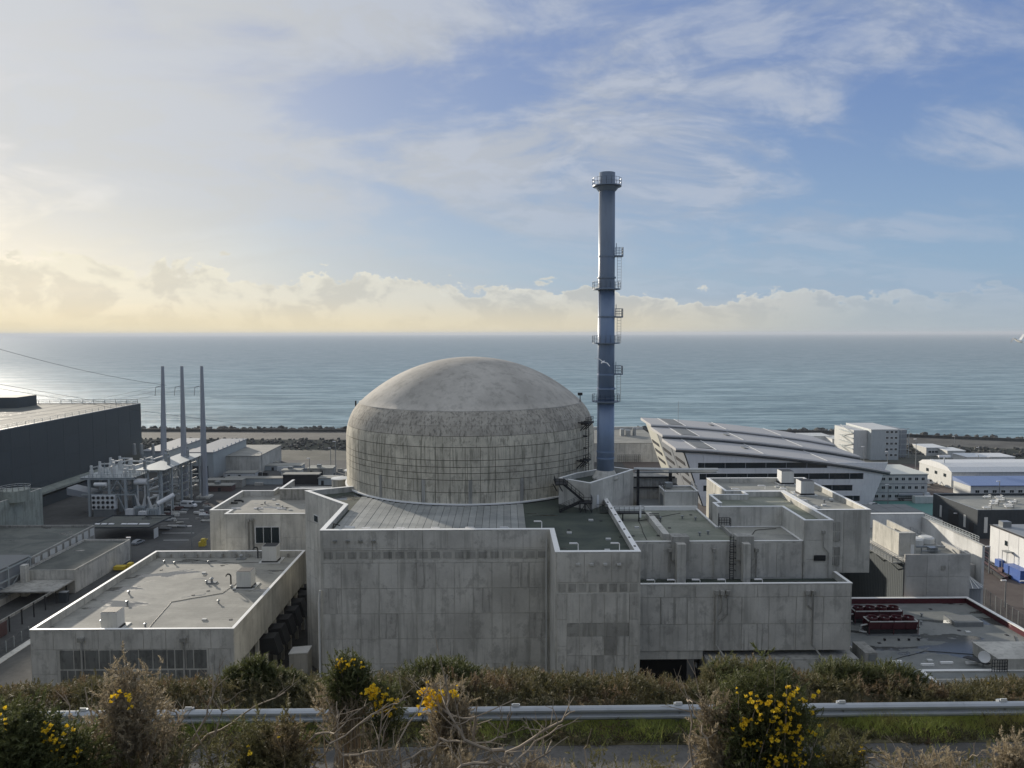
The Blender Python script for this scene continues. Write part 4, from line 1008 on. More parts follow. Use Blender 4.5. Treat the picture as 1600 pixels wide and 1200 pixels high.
# ================================================================== curved building
def build_curved():
    t = Thing('curved_office_building', 'long silver office building with three stepped curved roofs and leaning ends', 'office building', (105, 300, 0))
    Y0 = 298.
    fp = [(1058, 700), (1100, 702), (1160, 706.5), (1220, 712), (1280, 719), (1340, 727), (1392, 736)]
    xs = [V(a, b_, Y0)[0] for a, b_ in fp]; zs = [V(a, b_, Y0)[1] for a, b_ in fp]
    def zr(x): return float(np.interp(x, xs, zs))
    XL, XR = xs[0], xs[-1]
    dZ = [0, 1.9, 3.3]; D = 25.
    for k in range(3):
        ya = Y0+k*(D+.4); yb = ya+D; dz = dZ[k]; n = 28
        v = []
        for i in range(n+1):
            x = XL+(XR-XL)*i/n; z = zr(x)+dz; 
            zb_ = z+.4; xo = -4.6*(1-i/n)**2   # back edge rises a little, prow overhangs
            v += [(x-.8, ya-.9, z-.95), (x-.8, ya-1.5, z-.35), (x-.8, ya-.9, z+.1), (x-.8+xo*.0, yb, zb_), (x-.8, yb, zb_-1.3)]
        f = []
        for i in range(n):
            for q in range(5): a, b_ = i*5+q, i*5+(q+1) % 5; f.append((a, a+5, b_+5, b_))
        f += [(0, 1, 2, 3, 4), (n*5+4, n*5+3, n*5+2, n*5+1, n*5)]
        rf = t.part('roof', MB().add(v, f), 'roof_alu')
        fv = []
        for i in range(n+1):
            x = XL+(XR-XL)*i/n; z = zr(x)+dz; fv += [(x-.7, ya-.75, z-1.55), (x-.7, ya-.75, z-.97), (x-.7, ya-.1, z-.97), (x-.7, ya-.1, z-1.55)]
        ff = []
        for i in range(n):
            for q in range(4): a, b_ = i*4+q, i*4+(q+1) % 4; ff.append((a, a+4, b_+4, b_))
        t.part('lip_shade', MB().add(fv, ff+[(0, 1, 2, 3), (n*4+3, n*4+2, n*4+1, n*4)]), 'hall')  # dark strip drawn as the shadow beneath the roof lip
        # seams + skylights lying on the roof
        def onroof(xa, xb, ua, ub, h):
            vv = []
            for hh in (.06, h):
                for (x, u) in ((xa, ua), (xb, ua), (xb, ub), (xa, ub)):
                    x_ = x
                    vv.append((x_, ya+(yb-ya)*u, zr(x_)+dz+.1+(.3)*u+hh))
            return MB().hexa(vv)
        for fx in (.085, .18, .40, .70):
            x = XL+(XR-XL)*fx; t.part('roof_seam', onroof(x, x+.35, .0, .985, .16), 'cope', parent=rf)
        t.part('skylight', onroof(XL+(XR-XL)*.10, XL+(XR-XL)*.175, .08, .93, .14), 'roof_panel', parent=rf)
        t.part('skylight', onroof(XL+(XR-XL)*.35, XL+(XR-XL)*.37, .4, .6, .25), 'roof_panel', parent=rf)
        # body: leaning prow on the left, leaning stern on the right
        lean = .36
        def bx(z): return XL+1.5+(24-z)*lean, XR-2.0-(15-z)*.36
        if True:
            zl = [0, 3.2, 6.4, 9.6, 12.8, 15.6]
            pol = []
            # side wall slab (left end)
            zt = zr(XL+2)+dz-.3
            xa, xb = bx(zt)[0], bx(0)[0]
            th = .5; mname = 'warm_clad' if k == 2 else 'grey_clad'  # painted light: rear end sunlit cream, nearer ends shaded grey
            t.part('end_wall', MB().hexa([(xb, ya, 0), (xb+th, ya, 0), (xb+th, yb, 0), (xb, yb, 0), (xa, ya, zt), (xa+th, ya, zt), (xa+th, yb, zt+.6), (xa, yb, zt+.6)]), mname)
            for q, zc_ in enumerate((15.8, 11.6, 7.4)):
                h_ = 1.5; u0_, u1_ = .22, .85; x0, x1 = bx(zc_-h_/2)[0], bx(zc_+h_/2)[0]
                yq0, yq1 = ya+D*u0_, ya+D*u1_
                wfr = t.part('louvre_window', MB().hexa([(x0-.22, yq0, zc_-h_/2), (x0+.1, yq0, zc_-h_/2), (x0+.1, yq1, zc_-h_/2), (x0-.22, yq1, zc_-h_/2), (x1-.22, yq0, zc_+h_/2), (x1+.1, yq0, zc_+h_/2), (x1+.1, yq1, zc_+h_/2), (x1-.22, yq1, zc_+h_/2)]), 'void')
            # back body (fills behind)
            nseg = 14; vb = []
            for i in range(nseg+1):
                x = xa+th+(XR-4-xa)*i/nseg; z = zr(min(x, XR))+dz-.6; vb.append((x, z))
            if k > 0:
                poly2 = [(bx(0)[0]+th, 0)]+[(x, z) for x, z in vb]+[(bx(0)[1], 0)]; m_ = len(poly2)
                v2 = [(x, ya+.1, z) for x, z in poly2]+[(x, yb, z) for x, z in poly2]
                t.part('rear_wall', MB().add(v2, [tuple(range(m_)), tuple(range(2*m_-1, m_-1, -1))]+[(i, i+m_, (i+1) % m_+m_, (i+1) % m_) for i in range(m_)]), 'lt_clad')
    ya = Y0
    # facade cut into wall bands and glazing bands
    bands = [(0, 1.6, 'w'), (1.6, 3.8, 'g', .02, .92), (3.8, 5.8, 'w'), (5.8, 8.1, 'g', .02, .86), (8.1, 10.4, 'w'), (10.4, 12.8, 'g', .0, .90), (12.8, 14.9, 'w'), (14.9, 17.1, 'g', .02, .70), (17.1, 30, 't')]
    def bx(z): return XL+1.5+(24-z)*.36, XR-2.0-(15-z)*.36
    for bnd in bands:
        z0, z1, kd = bnd[:3]
        if kd == 'w': 
            n = 12; 
            for i in range(n):
                v = []
                for z in (z0, z1):
                    a, b_ = bx(z); xa = a+(b_-a)*i/n+.03; xb = a+(b_-a)*(i+1)/n-.03
                    v += [(xa, ya, z+.02), (xb, ya, z+.02), (xb, ya+.5, z+.02), (xa, ya+.5, z+.02)]
                t.part('facade_panel', MB().hexa(v), 'lt_clad')
        elif kd == 'g':
            a, b_ = bx((z0+z1)/2); a0, b0 = bx(z0); a1, b1 = bx(z1); ga = bnd[3]; gb = bnd[4]
            L = b_-a; x0 = a+L*(.04 if z0 < 14 else .05); x1 = a+L*gb
            n = int((x1-x0)/2.6)
            for i in range(n):
                p = t.part('window_pane', MB().box(x0+(x1-x0)*i/n+.08, x0+(x1-x0)*(i+1)/n-.08, ya+.32, ya+.42, z0, z1), 'glass')
                if i % 3 == 1: t.part('mullion', MB().box(x0+(x1-x0)*i/n-.1, x0+(x1-x0)*i/n+.1, ya+.15, ya+.31, z0, z1), 'grey_clad')
            t.part('mullion', MB().box(x0, x1, ya+.42, ya+.5, z0, z1), 'void')
            t.part('facade_panel', MB().hexa([(a0, ya, z0), (x0, ya, z0), (x0, ya+.5, z0), (a0, ya+.5, z0), (a1, ya, z1), (x0, ya, z1), (x0, ya+.5, z1), (a1, ya+.5, z1)]), 'lt_clad')
            t.part('facade_panel', MB().hexa([(x1, ya, z0), (b0, ya, z0), (b0, ya+.5, z0), (x1, ya+.5, z0), (x1, ya, z1), (b1, ya, z1), (b1, ya+.5, z1), (x1, ya+.5, z1)]), 'lt_clad')
        else:
            n = 12
            for i in range(n):
                a, b_ = bx(z0); b_ = min(b_, XR-3); xa = a+(b_-a)*i/n+.04; xb = a+(b_-a)*(i+1)/n-.04
                za, zb = zr(xa)-.6, zr(xb)-.6; top = bx(za)[0] if i == 0 else xa
                if zb <= z0+.1: 
                    if za <= z0+.1: continue
                    zb = z0+.05
                t.part('facade_panel', MB().hexa([(xa, ya, z0+.02), (xb, ya, z0+.02), (xb, ya+.5, z0+.02), (xa, ya+.5, z0+.02), (top, ya, za), (xb, ya, zb), (xb, ya+.5, zb), (top, ya+.5, za)]), 'lt_clad')
    # core behind the front facade
    vb = [(XL+11, 0)]+[(XL+4+(XR-XL-12)*i/10, zr(XL+4+(XR-XL-12)*i/10)-1.2) for i in range(11)]+[(XR-9, 0)]; m_ = len(vb)
    v2 = [(x, ya+.6, z) for x, z in vb]+[(x, ya+D-.2, z) for x, z in vb]
    t.part('core', MB().add(v2, [tuple(range(m_)), tuple(range(2*m_-1, m_-1, -1))]+[(i, i+m_, (i+1) % m_+m_, (i+1) % m_) for i in range(m_)]), 'lt_clad')
    t.part('mast', MB().bar((XL+14, Y0+60, 24), (XL+14, Y0+60, 36), .15), 'steel')
build_curved()

# ================================================================== right background
def simple(name, label, cat, x0, x1, y0, y1, h, wall, roof, z0=0, par=.3):
    t = Thing(name, label, cat, ((x0+x1)/2, y0, z0)); t.part('wall', MB().box(x0, x1, y0, y1, z0, z0+h), wall)
    t.part('roof', MB().box(x0-par, x1+par, y0-par, y1+par, z0+h, z0+h+.3), roof); return t
def win_row(t, x0, x1, y, z0, z1, n, ww, frame='white', face='y'):
    for i in range(n):
        c = x0+(x1-x0)*(i+.5)/n
        if face == 'y':
            f = t.part('window', MB().box(c-ww/2, c+ww/2, y-.08, y, z0, z1), frame); t.part('pane', MB().box(c-ww/2+.12, c-.05, y-.13, y-.08, z0+.12, z1-.12).box(c+.05, c+ww/2-.12, y-.13, y-.08, z0+.12, z1-.12), 'glass', parent=f)
        else:
            f = t.part('window', MB().box(y-.08, y, c-ww/2, c+ww/2, z0, z1), frame); t.part('pane', MB().box(y-.13, y-.08, c-ww/2+.12, c+ww/2-.12, z0+.12, z1-.12), 'glass', parent=f)
def right_bg():
    # dark building
    zt = 9.6; a = G(1528, 797, zt); b_ = G(1459, 771, zt)
    t = Thing('dark_warehouse', 'dark blue grey flat roofed warehouse with roller door on the right', 'warehouse', (a[0], a[1], 0))
    x0, y0, y1 = a[0], a[1], b_[1]
    block(t, [(x0, y0), (x0+45, y0), (x0+45, y1), (x0, y1)], 0, zt-.9, zt, 'dark_clad', 'roof_g', 'steel', thick=.3)
    L = y1-y0
    for u, w_, h_, m in ((.78, 1.1, 4.2, 'offwhite'), (.24, 1.1, 4.2, 'offwhite')):
        t.part('strip_window', MB().box(x0-.15, x0, y0+L*u, y0+L*u+w_, 2.2, 2.2+h_), m)
    t.part('roller_door', MB().box(x0-.12, x0, y0+L*.40, y0+L*.62, 0, 6.2), 'black'); t.part('door', MB().box(x0-.12, x0, y0+L*.08, y0+L*.17, 0, 4.6), 'black')
    t.part('strip_window', MB().box(x0+2.2, x0+3.3, y0-.15, y0, 2., 7.2), 'offwhite')
    r_ = random.Random(2)
    for k in range(9):
        ux, uy = r_.uniform(4, 20), r_.uniform(3, L-5); mb = railing(MB(), [(x0+ux, y0+uy, zt-.8), (x0+ux+2.5, y0+uy, zt-.8), (x0+ux+2.5, y0+uy+1.5, zt-.8)], 1.1, 1.3, .12, 1); mb.box(x0+ux, x0+ux+2.2, y0+uy+.2, y0+uy+1.2, zt-.4, zt-.2)
        t.part('roof_frame', mb, 'white')
    # white building J
    zt = 12.; a = G(1557, 823, zt); x0, y0 = a[0]+.3, G(1557, 885, 0)[1]-1.
    t = Thing('white_clad_building', 'white panelled building with blue skirt at the right edge', 'building', (x0, y0, 0))
    y0 = 209; y1 = 218; yb = y1
    t.part('wall', MB().box(143, 175, 204, 221, 0, 11.4), 'white'); t.part('roof', MB().box(142.8, 175, 203.8, 221.2, 11.4, 11.7), 'black'); t.part('roof_sheet', MB().box(143.4, 175, 204.4, 220.6, 11.7, 11.8), 'grey_clad')
    me = MB().box(-.08, 0, .06, 4.1, .06, 3.55).mesh('wall_panel'); me.materials.append(M['white'])
    for j in range(3):
        for i in range(4): t.inst('wall_panel', me, (143, 204.2+i*4.2, .5+j*3.6))
    t.part('blue_annex', MB().box(140, 143-.1, 203, 210, 0, 3.4), 'blue'); t.part('blue_box', MB().box(141.4, 142.8, 214, 216, 0, 3), 'blue')
    t.part('porch', MB().box(141, 142.9, 210.3, 212.5, 6.2, 6.5).bar((141.1, 210.4, 0), (141.1, 210.4, 6.2), .12).bar((141.1, 212.4, 0), (141.1, 212.4, 6.2), .12), 'steel')
    t.part('window', MB().box(142.85, 142.95, 213, 214.2, 7.4, 8.8), 'glass'); t.part('roof_unit', MB().box(144, 146.5, 217, 219, 11.8, 13.4), 'steel')
    # three storey cabins
    a = G(1368, 782, 0); b_ = G(1449, 782, 0); x0, x1, y0 = a[0]-3, b_[0], a[1]
    t = simple('cabin_block', 'three storey white cabin block with cream roof behind the curved building end', 'cabin block', x0, x1, y0, y0+22, 10.6, 'offwhite', 'warm_clad')
    for k in range(3):
        win_row(t, x0+2, x1-.5, y0, 1.1+k*3.5, 2.5+k*3.5, 8, 1.5)
        t.part('floor_band', MB().box(x0, x1+.05, y0-.16, y0-.02, 3.3+k*3.5, 3.5+k*3.5), 'grey_clad')
    # warehouse
    a = G(1486, 763, 0); x0, y0 = a; t = Thing('white_warehouse', 'long white warehouse with curved white roof at right', 'warehouse', (x0, y0, 0))
    t.part('wall', MB().box(x0, x0+70, y0, y0+26, 0, 7.2), 'offwhite')
    v = []; 
    pr_ = [(y0-.4, 7.2), (y0+3, 8.9), (y0+9, 9.8), (y0+17, 9.8), (y0+23, 8.9), (y0+26.4, 7.2)]; n = len(pr_)
    v = [(x0-.3, y, z) for y, z in pr_]+[(x0+70.3, y, z) for y, z in pr_]; f = [(i, i+n, i+1+n, i+1) for i in range(n-1)]+[tuple(range(n)), tuple(range(2*n-1, n-1, -1)), (0, n-1, 2*n-1, n)]
    t.part('roof', MB().add(v, f), 'white'); t.part('gutter', MB().box(x0-.3, x0+70, y0-.55, y0-.42, 6.9, 7.15), 'grey_clad'); t.part('sign', MB().box(x0+19, x0+27, y0-.1, y0-.02, 4.6, 5.3), 'grey_clad')
    for k in range(3): t.part('end_window', MB().box(x0-.1, x0-.01, y0+4+k*7, y0+6+k*7, 4.2, 5.6), 'glass')
    # blue roofed prefab
    a = G(1516, 779, 0); x0, y0 = a; t = Thing('blue_roof_cabin', 'single storey white prefab hut with bright blue roof', 'prefab hut', (x0, y0, 0))
    t.part('wall', MB().box(x0, x0+60, y0, y0+12, 0, 5.2), 'offwhite'); t.part('roof', MB().hexa([(x0-.3, y0-.5, 5.2), (x0+60, y0-.5, 5.2), (x0+60, y0+12.4, 5.2), (x0-.3, y0+12.4, 5.2), (x0-.3, y0-.5, 5.5), (x0+60, y0-.5, 5.5), (x0+60, y0+12.4, 7), (x0-.3, y0+12.4, 7)]), 'ltblue')
    win_row(t, x0+1, x0+33, y0, 2.2, 3.6, 9, 1.9)
    # module tower
    a = G(1360, 719, 0); b_ = G(1404, 719, 0); y0 = a[1]; xa, xb = a[0], b_[0]
    t = Thing('office_tower', 'tall grey six storey stack of site offices near the shore', 'office block', (xa, y0, 0)); H_ = V(1380, 672, y0)[1]
    t.part('wall', MB().box(xa, xb, y0, y0+30, 0, H_), 'gsteel'); t.part('roof', MB().box(xa-.2, xb+.2, y0-.2, y0+30, H_, H_+.4), 'offwhite')
    t.part('stair_tower', MB().box(xa-7.5, xa-.1, y0+4, y0+28, 0, H_-.6), 'offwhite')
    st = MB()
    for k in range(5): st.box(xa-8.6, xa-7.6, y0+3, y0+20, 2.5+k*2.9, 2.8+k*2.9); st.bar((xa-8.5, y0+4+(k % 2)*14, 2.7+k*2.9), (xa-8.5, y0+4+((k+1) % 2)*14, 5.6+k*2.9), .3)
    t.part('external_stair', st, 'gsteel')
    for k in range(5): win_row(t, xa+(xb-xa)*.5, xb-.4, y0, 2+k*3.1, 3.4+k*3.1, 3, 1.5, 'white')
    t.part('wing', MB().box(xb+.1, xb+8.5, y0+8, y0+28, 0, H_-1), 'grey_clad')
    sc = MB(); 
    for x in (xb+.6, xb+4.5, xb+8.8): sc.bar((x, y0+6.5, 0), (x, y0+6.5, H_-1), .25)
    for k in range(6): sc.bar((xb+.5, y0+6.5, 2+k*2.8), (xb+8.9, y0+6.5, 2+k*2.8), .3)
    t.part('gallery', sc, 'gsteel')
    # low huts near the shore
    for (pa, pb, py, hh, dd, lb) in ((1447, 1479, 713, 4.6, 14, 'long low white hut with dark windows near the shore'), (1480, 1508, 717, 4.2, 12, 'short low white hut next to the long windowed one'), (1510, 1586, 730, 5, 12, 'long low pale shed farthest right near the rocks')):
        a = G(pa, py, 0); b_ = G(pb, py, 0); t = simple('site_hut', lb, 'site hut', a[0], b_[0], a[1], a[1]+dd, hh, 'offwhite', 'white', 0)
        if pa < 1479: win_row(t, a[0]+1, b_[0]-1, a[1], 1.8, 3.2, 5, 1.7)
        if pa > 1500: win_row(t, b_[0]-14, b_[0]-1, a[1], 1.2, 3.6, 3, 2.4)
    for (pa, pb, py, hh, lb) in ((1258, 1298, 702, 5.5, 'white cabin with small windows behind the tail of the curved roof'), (1300, 1336, 706, 5.2, 'grey roofed white cabin next to the site office tower')):
        a = G(pa, py, 0); b_ = G(pb, py, 0); t = simple('site_cabin', lb, 'site cabin', a[0], b_[0], a[1], a[1]+14, hh+2, 'white', 'offwhite', 0); win_row(t, a[0]+.5, b_[0]-.5, a[1], 4, 5.4, 4, 1.5)
    # low building right of stack
    a = G(955, 722, 0); 
    t = Thing('pump_house', 'low wide concrete pump house between stack and curved building', 'building', (66, a[1], 0)); y0 = a[1]
    t.part('wall', MB().box(30, 84, y0, y0+62, 0, V(980, 693, y0)[1]), 'conc'); zt = V(980, 693, y0)[1]
    t.part('roof', MB().box(29.8, 84.2, y0-.2, y0+62, zt, zt+.2), 'roof_g'); t.part('parapet', MB().box(29.8, 84.2, y0+60, y0+62, zt+.2, zt+1.4), 'conc')
    t.part('roof_machine', MB().box(66, 68, y0+28, y0+32, zt+.2, zt+4).box(69, 71.5, y0+28, y0+32, zt+.2, zt+3.4).lathe([(1, zt+.2), (1, zt+4.4), (.3, zt+5)], 10, (74, y0+30)), 'steel')
    t.part('fence', railing(MB(), [(60, y0-1, 0), (72, y0-1, 0)], 4, 1, .1, 4), 'black')
    # solar-looking glass roof
    a = G(1362, 812, 6); t = Thing('glazed_canopy', 'low dark bluish panelled roof in front of the teal court', 'canopy', (a[0], a[1], 0)); x0, y0 = a
    t.part('base', MB().box(x0-8, x0+24, y0+.4, y0+24, 0, 5.6), 'conc')
    me = MB().box(.1, 5.2, .1, 5.7, 0, .15).mesh('roof_panel'); me.materials.append(M['roof_panel'])
    for i in range(6):
        for j in range(4): t.inst('roof_panel', me, (x0-8+i*5.3, y0+.4+j*5.9, 5.62))
    a = G(1425, 806, 4); simple('site_kiosk', 'small cream roofed kiosk beside the dark panelled roof', 'kiosk', a[0], a[0]+7, a[1], a[1]+6, 3.6, 'conc', 'warm_clad')
right_bg()

# vehicles -----------------------------------------------------------------
def wheel(t, x, y, r, parent=None):
    w_ = t.part('wheel', MB().tube([(x, y-.12, r), (x, y+.12, r)], r, 14), 'black'); t.part('rim', MB().tube([(x, y-.14, r), (x, y+.14, r)], r*.55, 10), 'steel', parent=w_)
def extr(prof, y0, y1):
    n = len(prof); v = [(x, y0, z) for x, z in prof]+[(x, y1, z) for x, z in prof]
    return MB().add(v, [tuple(range(n)), tuple(range(2*n-1, n-1, -1))]+[(i, i+n, (i+1) % n+n, (i+1) % n) for i in range(n)])
def make_car(label, m, loc, rz, van=False, group=None):
    t = Thing('parked_van' if van else 'parked_car', label, 'van' if van else 'car', (0, 0, 0), group)
    if van:
        pr_ = [(-2.9, .45), (-2.95, 2.4), (-2.7, 2.62), (1.2, 2.62), (1.6, 2.45), (2.3, 1.5), (2.95, 1.2), (3., .45)]
        t.part('body', extr(pr_, -1., 1.), m); t.part('windscreen', extr([(1.68, 2.35), (2.25, 1.6), (2.3, 1.65), (1.73, 2.4)], -.85, .85), 'glass')
        for s in (-1, 1): t.part('side_window', extr([(.7, 2.2), (1.45, 2.2), (1.95, 1.55), (.7, 1.55)], s*1.0-.02, s*1.0+.02), 'glass'); t.part('side_panel', extr([(-2.6, 2.15), (-.2, 2.15), (-.2, 1.5), (-2.6, 1.5)], s*1.0-.02, s*1.0+.02), 'steel')
        for x in (-1.9, 2.): 
            for s in (-.9, .9): wheel(t, x, s, .36)
    else:
        pr_ = [(-2.1, .35), (-2.15, .9), (-1.9, 1.0), (-1.3, 1.45), (.4, 1.48), (1.1, 1.0), (2., .85), (2.15, .4)]
        t.part('body', extr(pr_, -.85, .85), m); t.part('windscreen', extr([(.5, 1.42), (1.08, 1.02), (1.12, 1.06), (.55, 1.46)], -.7, .7), 'glass')
        for s in (-1, 1): t.part('side_window', extr([(-1.25, 1.38), (.35, 1.4), (.9, 1.02), (-1.6, 1.02)], s*.86-.015, s*.86+.015), 'glass')
        for x in (-1.35, 1.35):
            for s in (-.8, .8): wheel(t, x, s, .32)
    t.o.location = loc; t.o.rotation_euler = (0, 0, rz); return t
a = G(295, 793, 0); make_car('white panel van parked on the yard left of the dome', 'white', (a[0], a[1], 0), R(-8), True)
for px, py, m, lb in ((1392, 737, 'white', 'white car in the row behind the cream roofed cabins'), (1404, 737, 'grey_clad', 'silver car next to the white one behind the cabins'), (1415, 738, 'white', 'white car third along behind the cabins'), (1366, 791, 'white', 'white car beside the leaning end of the curved building'), (1380, 797, 'grey_clad', 'silver grey car near the teal court corner'), (1574, 806, 'black', 'black car')):
    if px == 1574: continue
    a = G(px, py, 0); make_car(lb, m, (a[0], a[1], .02), R(10 if px < 1390 else 90))
rc = random.Random(21)
for i, (px, py, m, rz, lb) in enumerate(((1352, 752, 'white', 90, 'white car parked left of the cabin block'), (1440, 752, 'grey_clad', 0, 'grey car right of the cabin block roof'), (1448, 757, 'white', 0, 'white car on the dirt road near the floodlight mast'), (1500, 722, 'white', 80, 'white car on the yard before the pale shed'), (1512, 723, 'black', 80, 'black car on the yard before the pale shed'), (1450, 728, 'grey_clad', 90, 'silver car left of the small white hut'), (1590, 742, 'white', 0, 'white car near the right edge beyond the warehouse'), (262, 800, 'black', 20, 'dark car beside the gantry foot'), (330, 757, 'white', 0, 'white car behind the pale concrete building'), (216, 850, 'grey_clad', 75, 'grey car behind the low concrete building'), (450, 745, 'white', 5, 'white car on the quay left of the dome'), (1582, 900, 'grey_clad', 60, 'grey car on the dirt yard at the right edge'))):
    a = G(px, py, 0); make_car(lb, m, (a[0], a[1], .03), R(rz), i % 4 == 2)
for i in range(26):
    px, py = rc.choice(((1455, 765), (1580, 890), (1545, 905), (1475, 735), (1430, 735), (1580, 858), (1520, 740))); px += rc.uniform(-26, 26); py += rc.uniform(-5, 9); a = G(px, py, 0); s_ = rc.uniform(.6, 1.8)
    single('crate', MB().box(a[0]-s_, a[0]+s_*rc.uniform(.6, 2.2), a[1], a[1]+s_, 0, s_*rc.uniform(.4, 1.1)), rc.choice(('offwhite', 'conc_dark', 'steel', 'maroon', 'white', 'blue')), 'small crate or pallet of stores lying on the dirt yard', 'crate', 'crates scattered on the right yard')
def tanker():
    a = G(1424, 782, 0); t = Thing('tank_truck', 'grey tank truck parked in front of the three storey cabins', 'truck', (0, 0, 0))
    t.part('tank', MB().tube([(-5.6, 0, 2.1), (-5.3, 0, 2.1), (4.6, 0, 2.1), (4.9, 0, 2.1)], [.7, 1.15, 1.15, .7], 20), 'steel'); t.part('chassis', MB().box(-5.5, 7.6, -1, 1, .7, 1), 'black')
    t.part('cab', extr([(5.3, .8), (5.3, 3.1), (7.2, 3.2), (7.7, 2.2), (7.8, .8)], -1.15, 1.15), 'white'); t.part('cab_window', extr([(7.25, 3.), (7.68, 2.2), (7.72, 2.22), (7.3, 3.04)], -1, 1), 'glass')
    for x in (-4.6, -3.4, 3.9, 6.6):
        for s in (-1, 1): wheel(t, x, s, .5)
    t.o.location = (a[0], a[1]+1, .03)
tanker()
for px, py, m, L, H_, lb, c in ((1430, 787, 'offwhite', 15, 2.8, 'long low white container behind the teal court', 'container'), (1470, 742, 'red', 6, 3.4, 'red shipping container beside the blue one', 'container'), (1480, 742, 'blue', 6, 3.4, 'blue shipping container left of the white warehouse', 'container'), (1443, 741, 'black', 9, 4., 'black container behind the cream roofed cabins', 'container'), (235, 775, 'conc_dark', 0, 0, '', '')):
    if not L: continue
    a = G(px, py, 0); t = Thing('shipping_container', lb, c, (a[0], a[1], 0)); t.part('body', MB().box(a[0], a[0]+L, a[1], a[1]+2.5, .1, H_), m)
    for k in range(int(L/1.2)): t.part('wall_rib', MB().box(a[0]+.3+k*1.2, a[0]+.6+k*1.2, a[1]-.06, a[1], .2, H_-.1), m)
def pole(px, py, h_top, label, grp=None, head='lamp', z=0, r_=.14):
    a = G(px, py, z); zt = V(px, h_top, a[1])[1]; t = Thing('lamp_post', label, 'lamp post', (a[0], a[1], z), grp)
    t.part('pole', MB().tube([(a[0], a[1], z), (a[0], a[1], zt)], [r_*1.4, r_], 8), 'steel')
    if head == 'lamp': t.part('lamp_head', MB().box(a[0]-1.2, a[0]+.1, a[1]-.2, a[1]+.2, zt-.1, zt+.15), 'lampw')
    else: t.part('floodlight', MB().box(a[0]-1., a[0]+1., a[1]-.3, a[1]+.3, zt, zt+.7), 'lampw')
for px, pb, pt_, lb in ((1349, 745, 698, 'thin lamp post left of the site office tower'), (1386, 738, 706, 'thin lamp post before the site office tower'), (1430, 742, 686, 'tall lamp post right of the site office tower'), (1491, 705, 682, 'lamp post at the shore near the windowed hut'), (1529, 712, 699, 'short lamp post behind the long pale shed'), (1528, 738, 711, 'lamp post in front of the long pale shed'), (1546, 740, 714, 'lamp post second in front of the pale shed'), (1553, 742, 720, 'lamp post nearest the white warehouse roof'), (1467, 742, 712, 'slender post beside the red container'), (1457, 748, 718, 'slender post right of the cabin roof'), (1387, 797, 757, 'lamp post in front of the cabin block'), (1495, 828, 802, 'white lamp post before the dark warehouse door'), (1325, 712, 676, 'far lamp post left of the cabins'), (1561, 780, 752, 'thin post before the blue roofed hut'), (410, 752, 707, 'lamp post on the yard before the rubble slope'), (484, 748, 716, 'lamp post left of the dome on the quay'), (525, 752, 690, 'tall lamp post right beside the dome edge'), (517, 735, 700, 'paired lamp post behind the tall one by the dome'), (380, 735, 712, 'small lamp post before the rubble slope on the left'), (300, 858, 822, 'thin lamp post on the yard beside the pale building'), (205, 882, 840, 'lamp post at the corner of the green flat roof'), (1005, 712, 695, 'dark lamp post before the pump house')):
    pole(px, pb, pt_, lb)
a = G(1474, 757, 0); t = Thing('floodlight_mast', 'tall white floodlight mast on splayed legs', 'floodlight mast', (a[0], a[1], 0)); zt = V(1474, 713, a[1])[1]
t.part('mast', MB().tube([(a[0], a[1], 0), (a[0], a[1], zt)], [.45, .25], 10), 'white')
for k in range(4): an = k*1.57+.6; t.part('leg', MB().bar((a[0], a[1], 3), (a[0]+3.5*math.cos(an), a[1]+3.5*math.sin(an), .1), .3), 'white')
t.part('floodlight', MB().box(a[0]-2.6, a[0]+2.6, a[1]-.4, a[1]+.4, zt-.4, zt+.5), 'lampw')
# fences at right
def fence(name, pts, h_, label, step=2.6, m='gsteel', mesh='dark_clad'):
    t = Thing(name, label, 'fence', (pts[0][0], pts[0][1], 0))
    for p, q in zip(pts[:-1], pts[1:]):
        p, q = Vector((*p, 0)), Vector((*q, 0)); L = (q-p).length; n = max(1, int(L/step)); mb = MB()
        for k in range(n+1): c = p+(q-p)*k/n; t.part('post', MB().bar(c, c+Vector((0, 0, h_)), .12), m)
        w_ = MB(); k = 0
        while k < L: c = p+(q-p)*k/L; w_.bar(c+Vector((0, 0, .1)), c+Vector((0, 0, h_-.1)), .035); k += .3
        for z in (.15, h_*.5, h_-.1): w_.bar(p+Vector((0, 0, z)), q+Vector((0, 0, z)), .05)
        t.part('mesh_panel', w_, mesh, kind='stuff')
a = G(1532, 950, 0); b_ = G(1640, 1010, 0)
fence('mesh_fence', [G(1531, 940, 0), G(1600, 990, 0), G(1680, 1048, 0)], 4.2, 'dark mesh security fence running down the right edge', m='steel')
fence('yard_fence', [G(1340, 716, 0), G(1430, 716, 0), G(1590, 737, 0)], 3.4, 'long wire fence along the shore side of the yard', 6, mesh='gsteel')
t = Thing('footbridge', 'long steel mesh footbridge with railings behind the pale building', 'walkway', (110, 185, 0))
x0, z0 = V(1440, 812, 205); x1, z1 = V(1523, 848, 180)
p, q = Vector((x0, 205, z0)), Vector((x1, 180, z1)); n = (q-p).normalized().cross(Vector((0, 0, 1)))
t.part('deck', MB().bar(p, q, 2., .25), 'steel'); t.part('railing', railing(MB(), [p+n, q+n], 1.5, 1.4, .09, 2), 'gsteel'); t.part('railing', railing(MB(), [p-n, q-n], 1.5, 1.4, .09, 2), 'gsteel')
for k in (.1, .5, .9): c = p+(q-p)*k; t.part('leg', MB().bar((c.x, c.y, 0), c, .3), 'steel')
t = Thing('rail_stack', 'long dark stack of steel rails lying on the dirt yard', 'steel stack', (125, 185, 0))
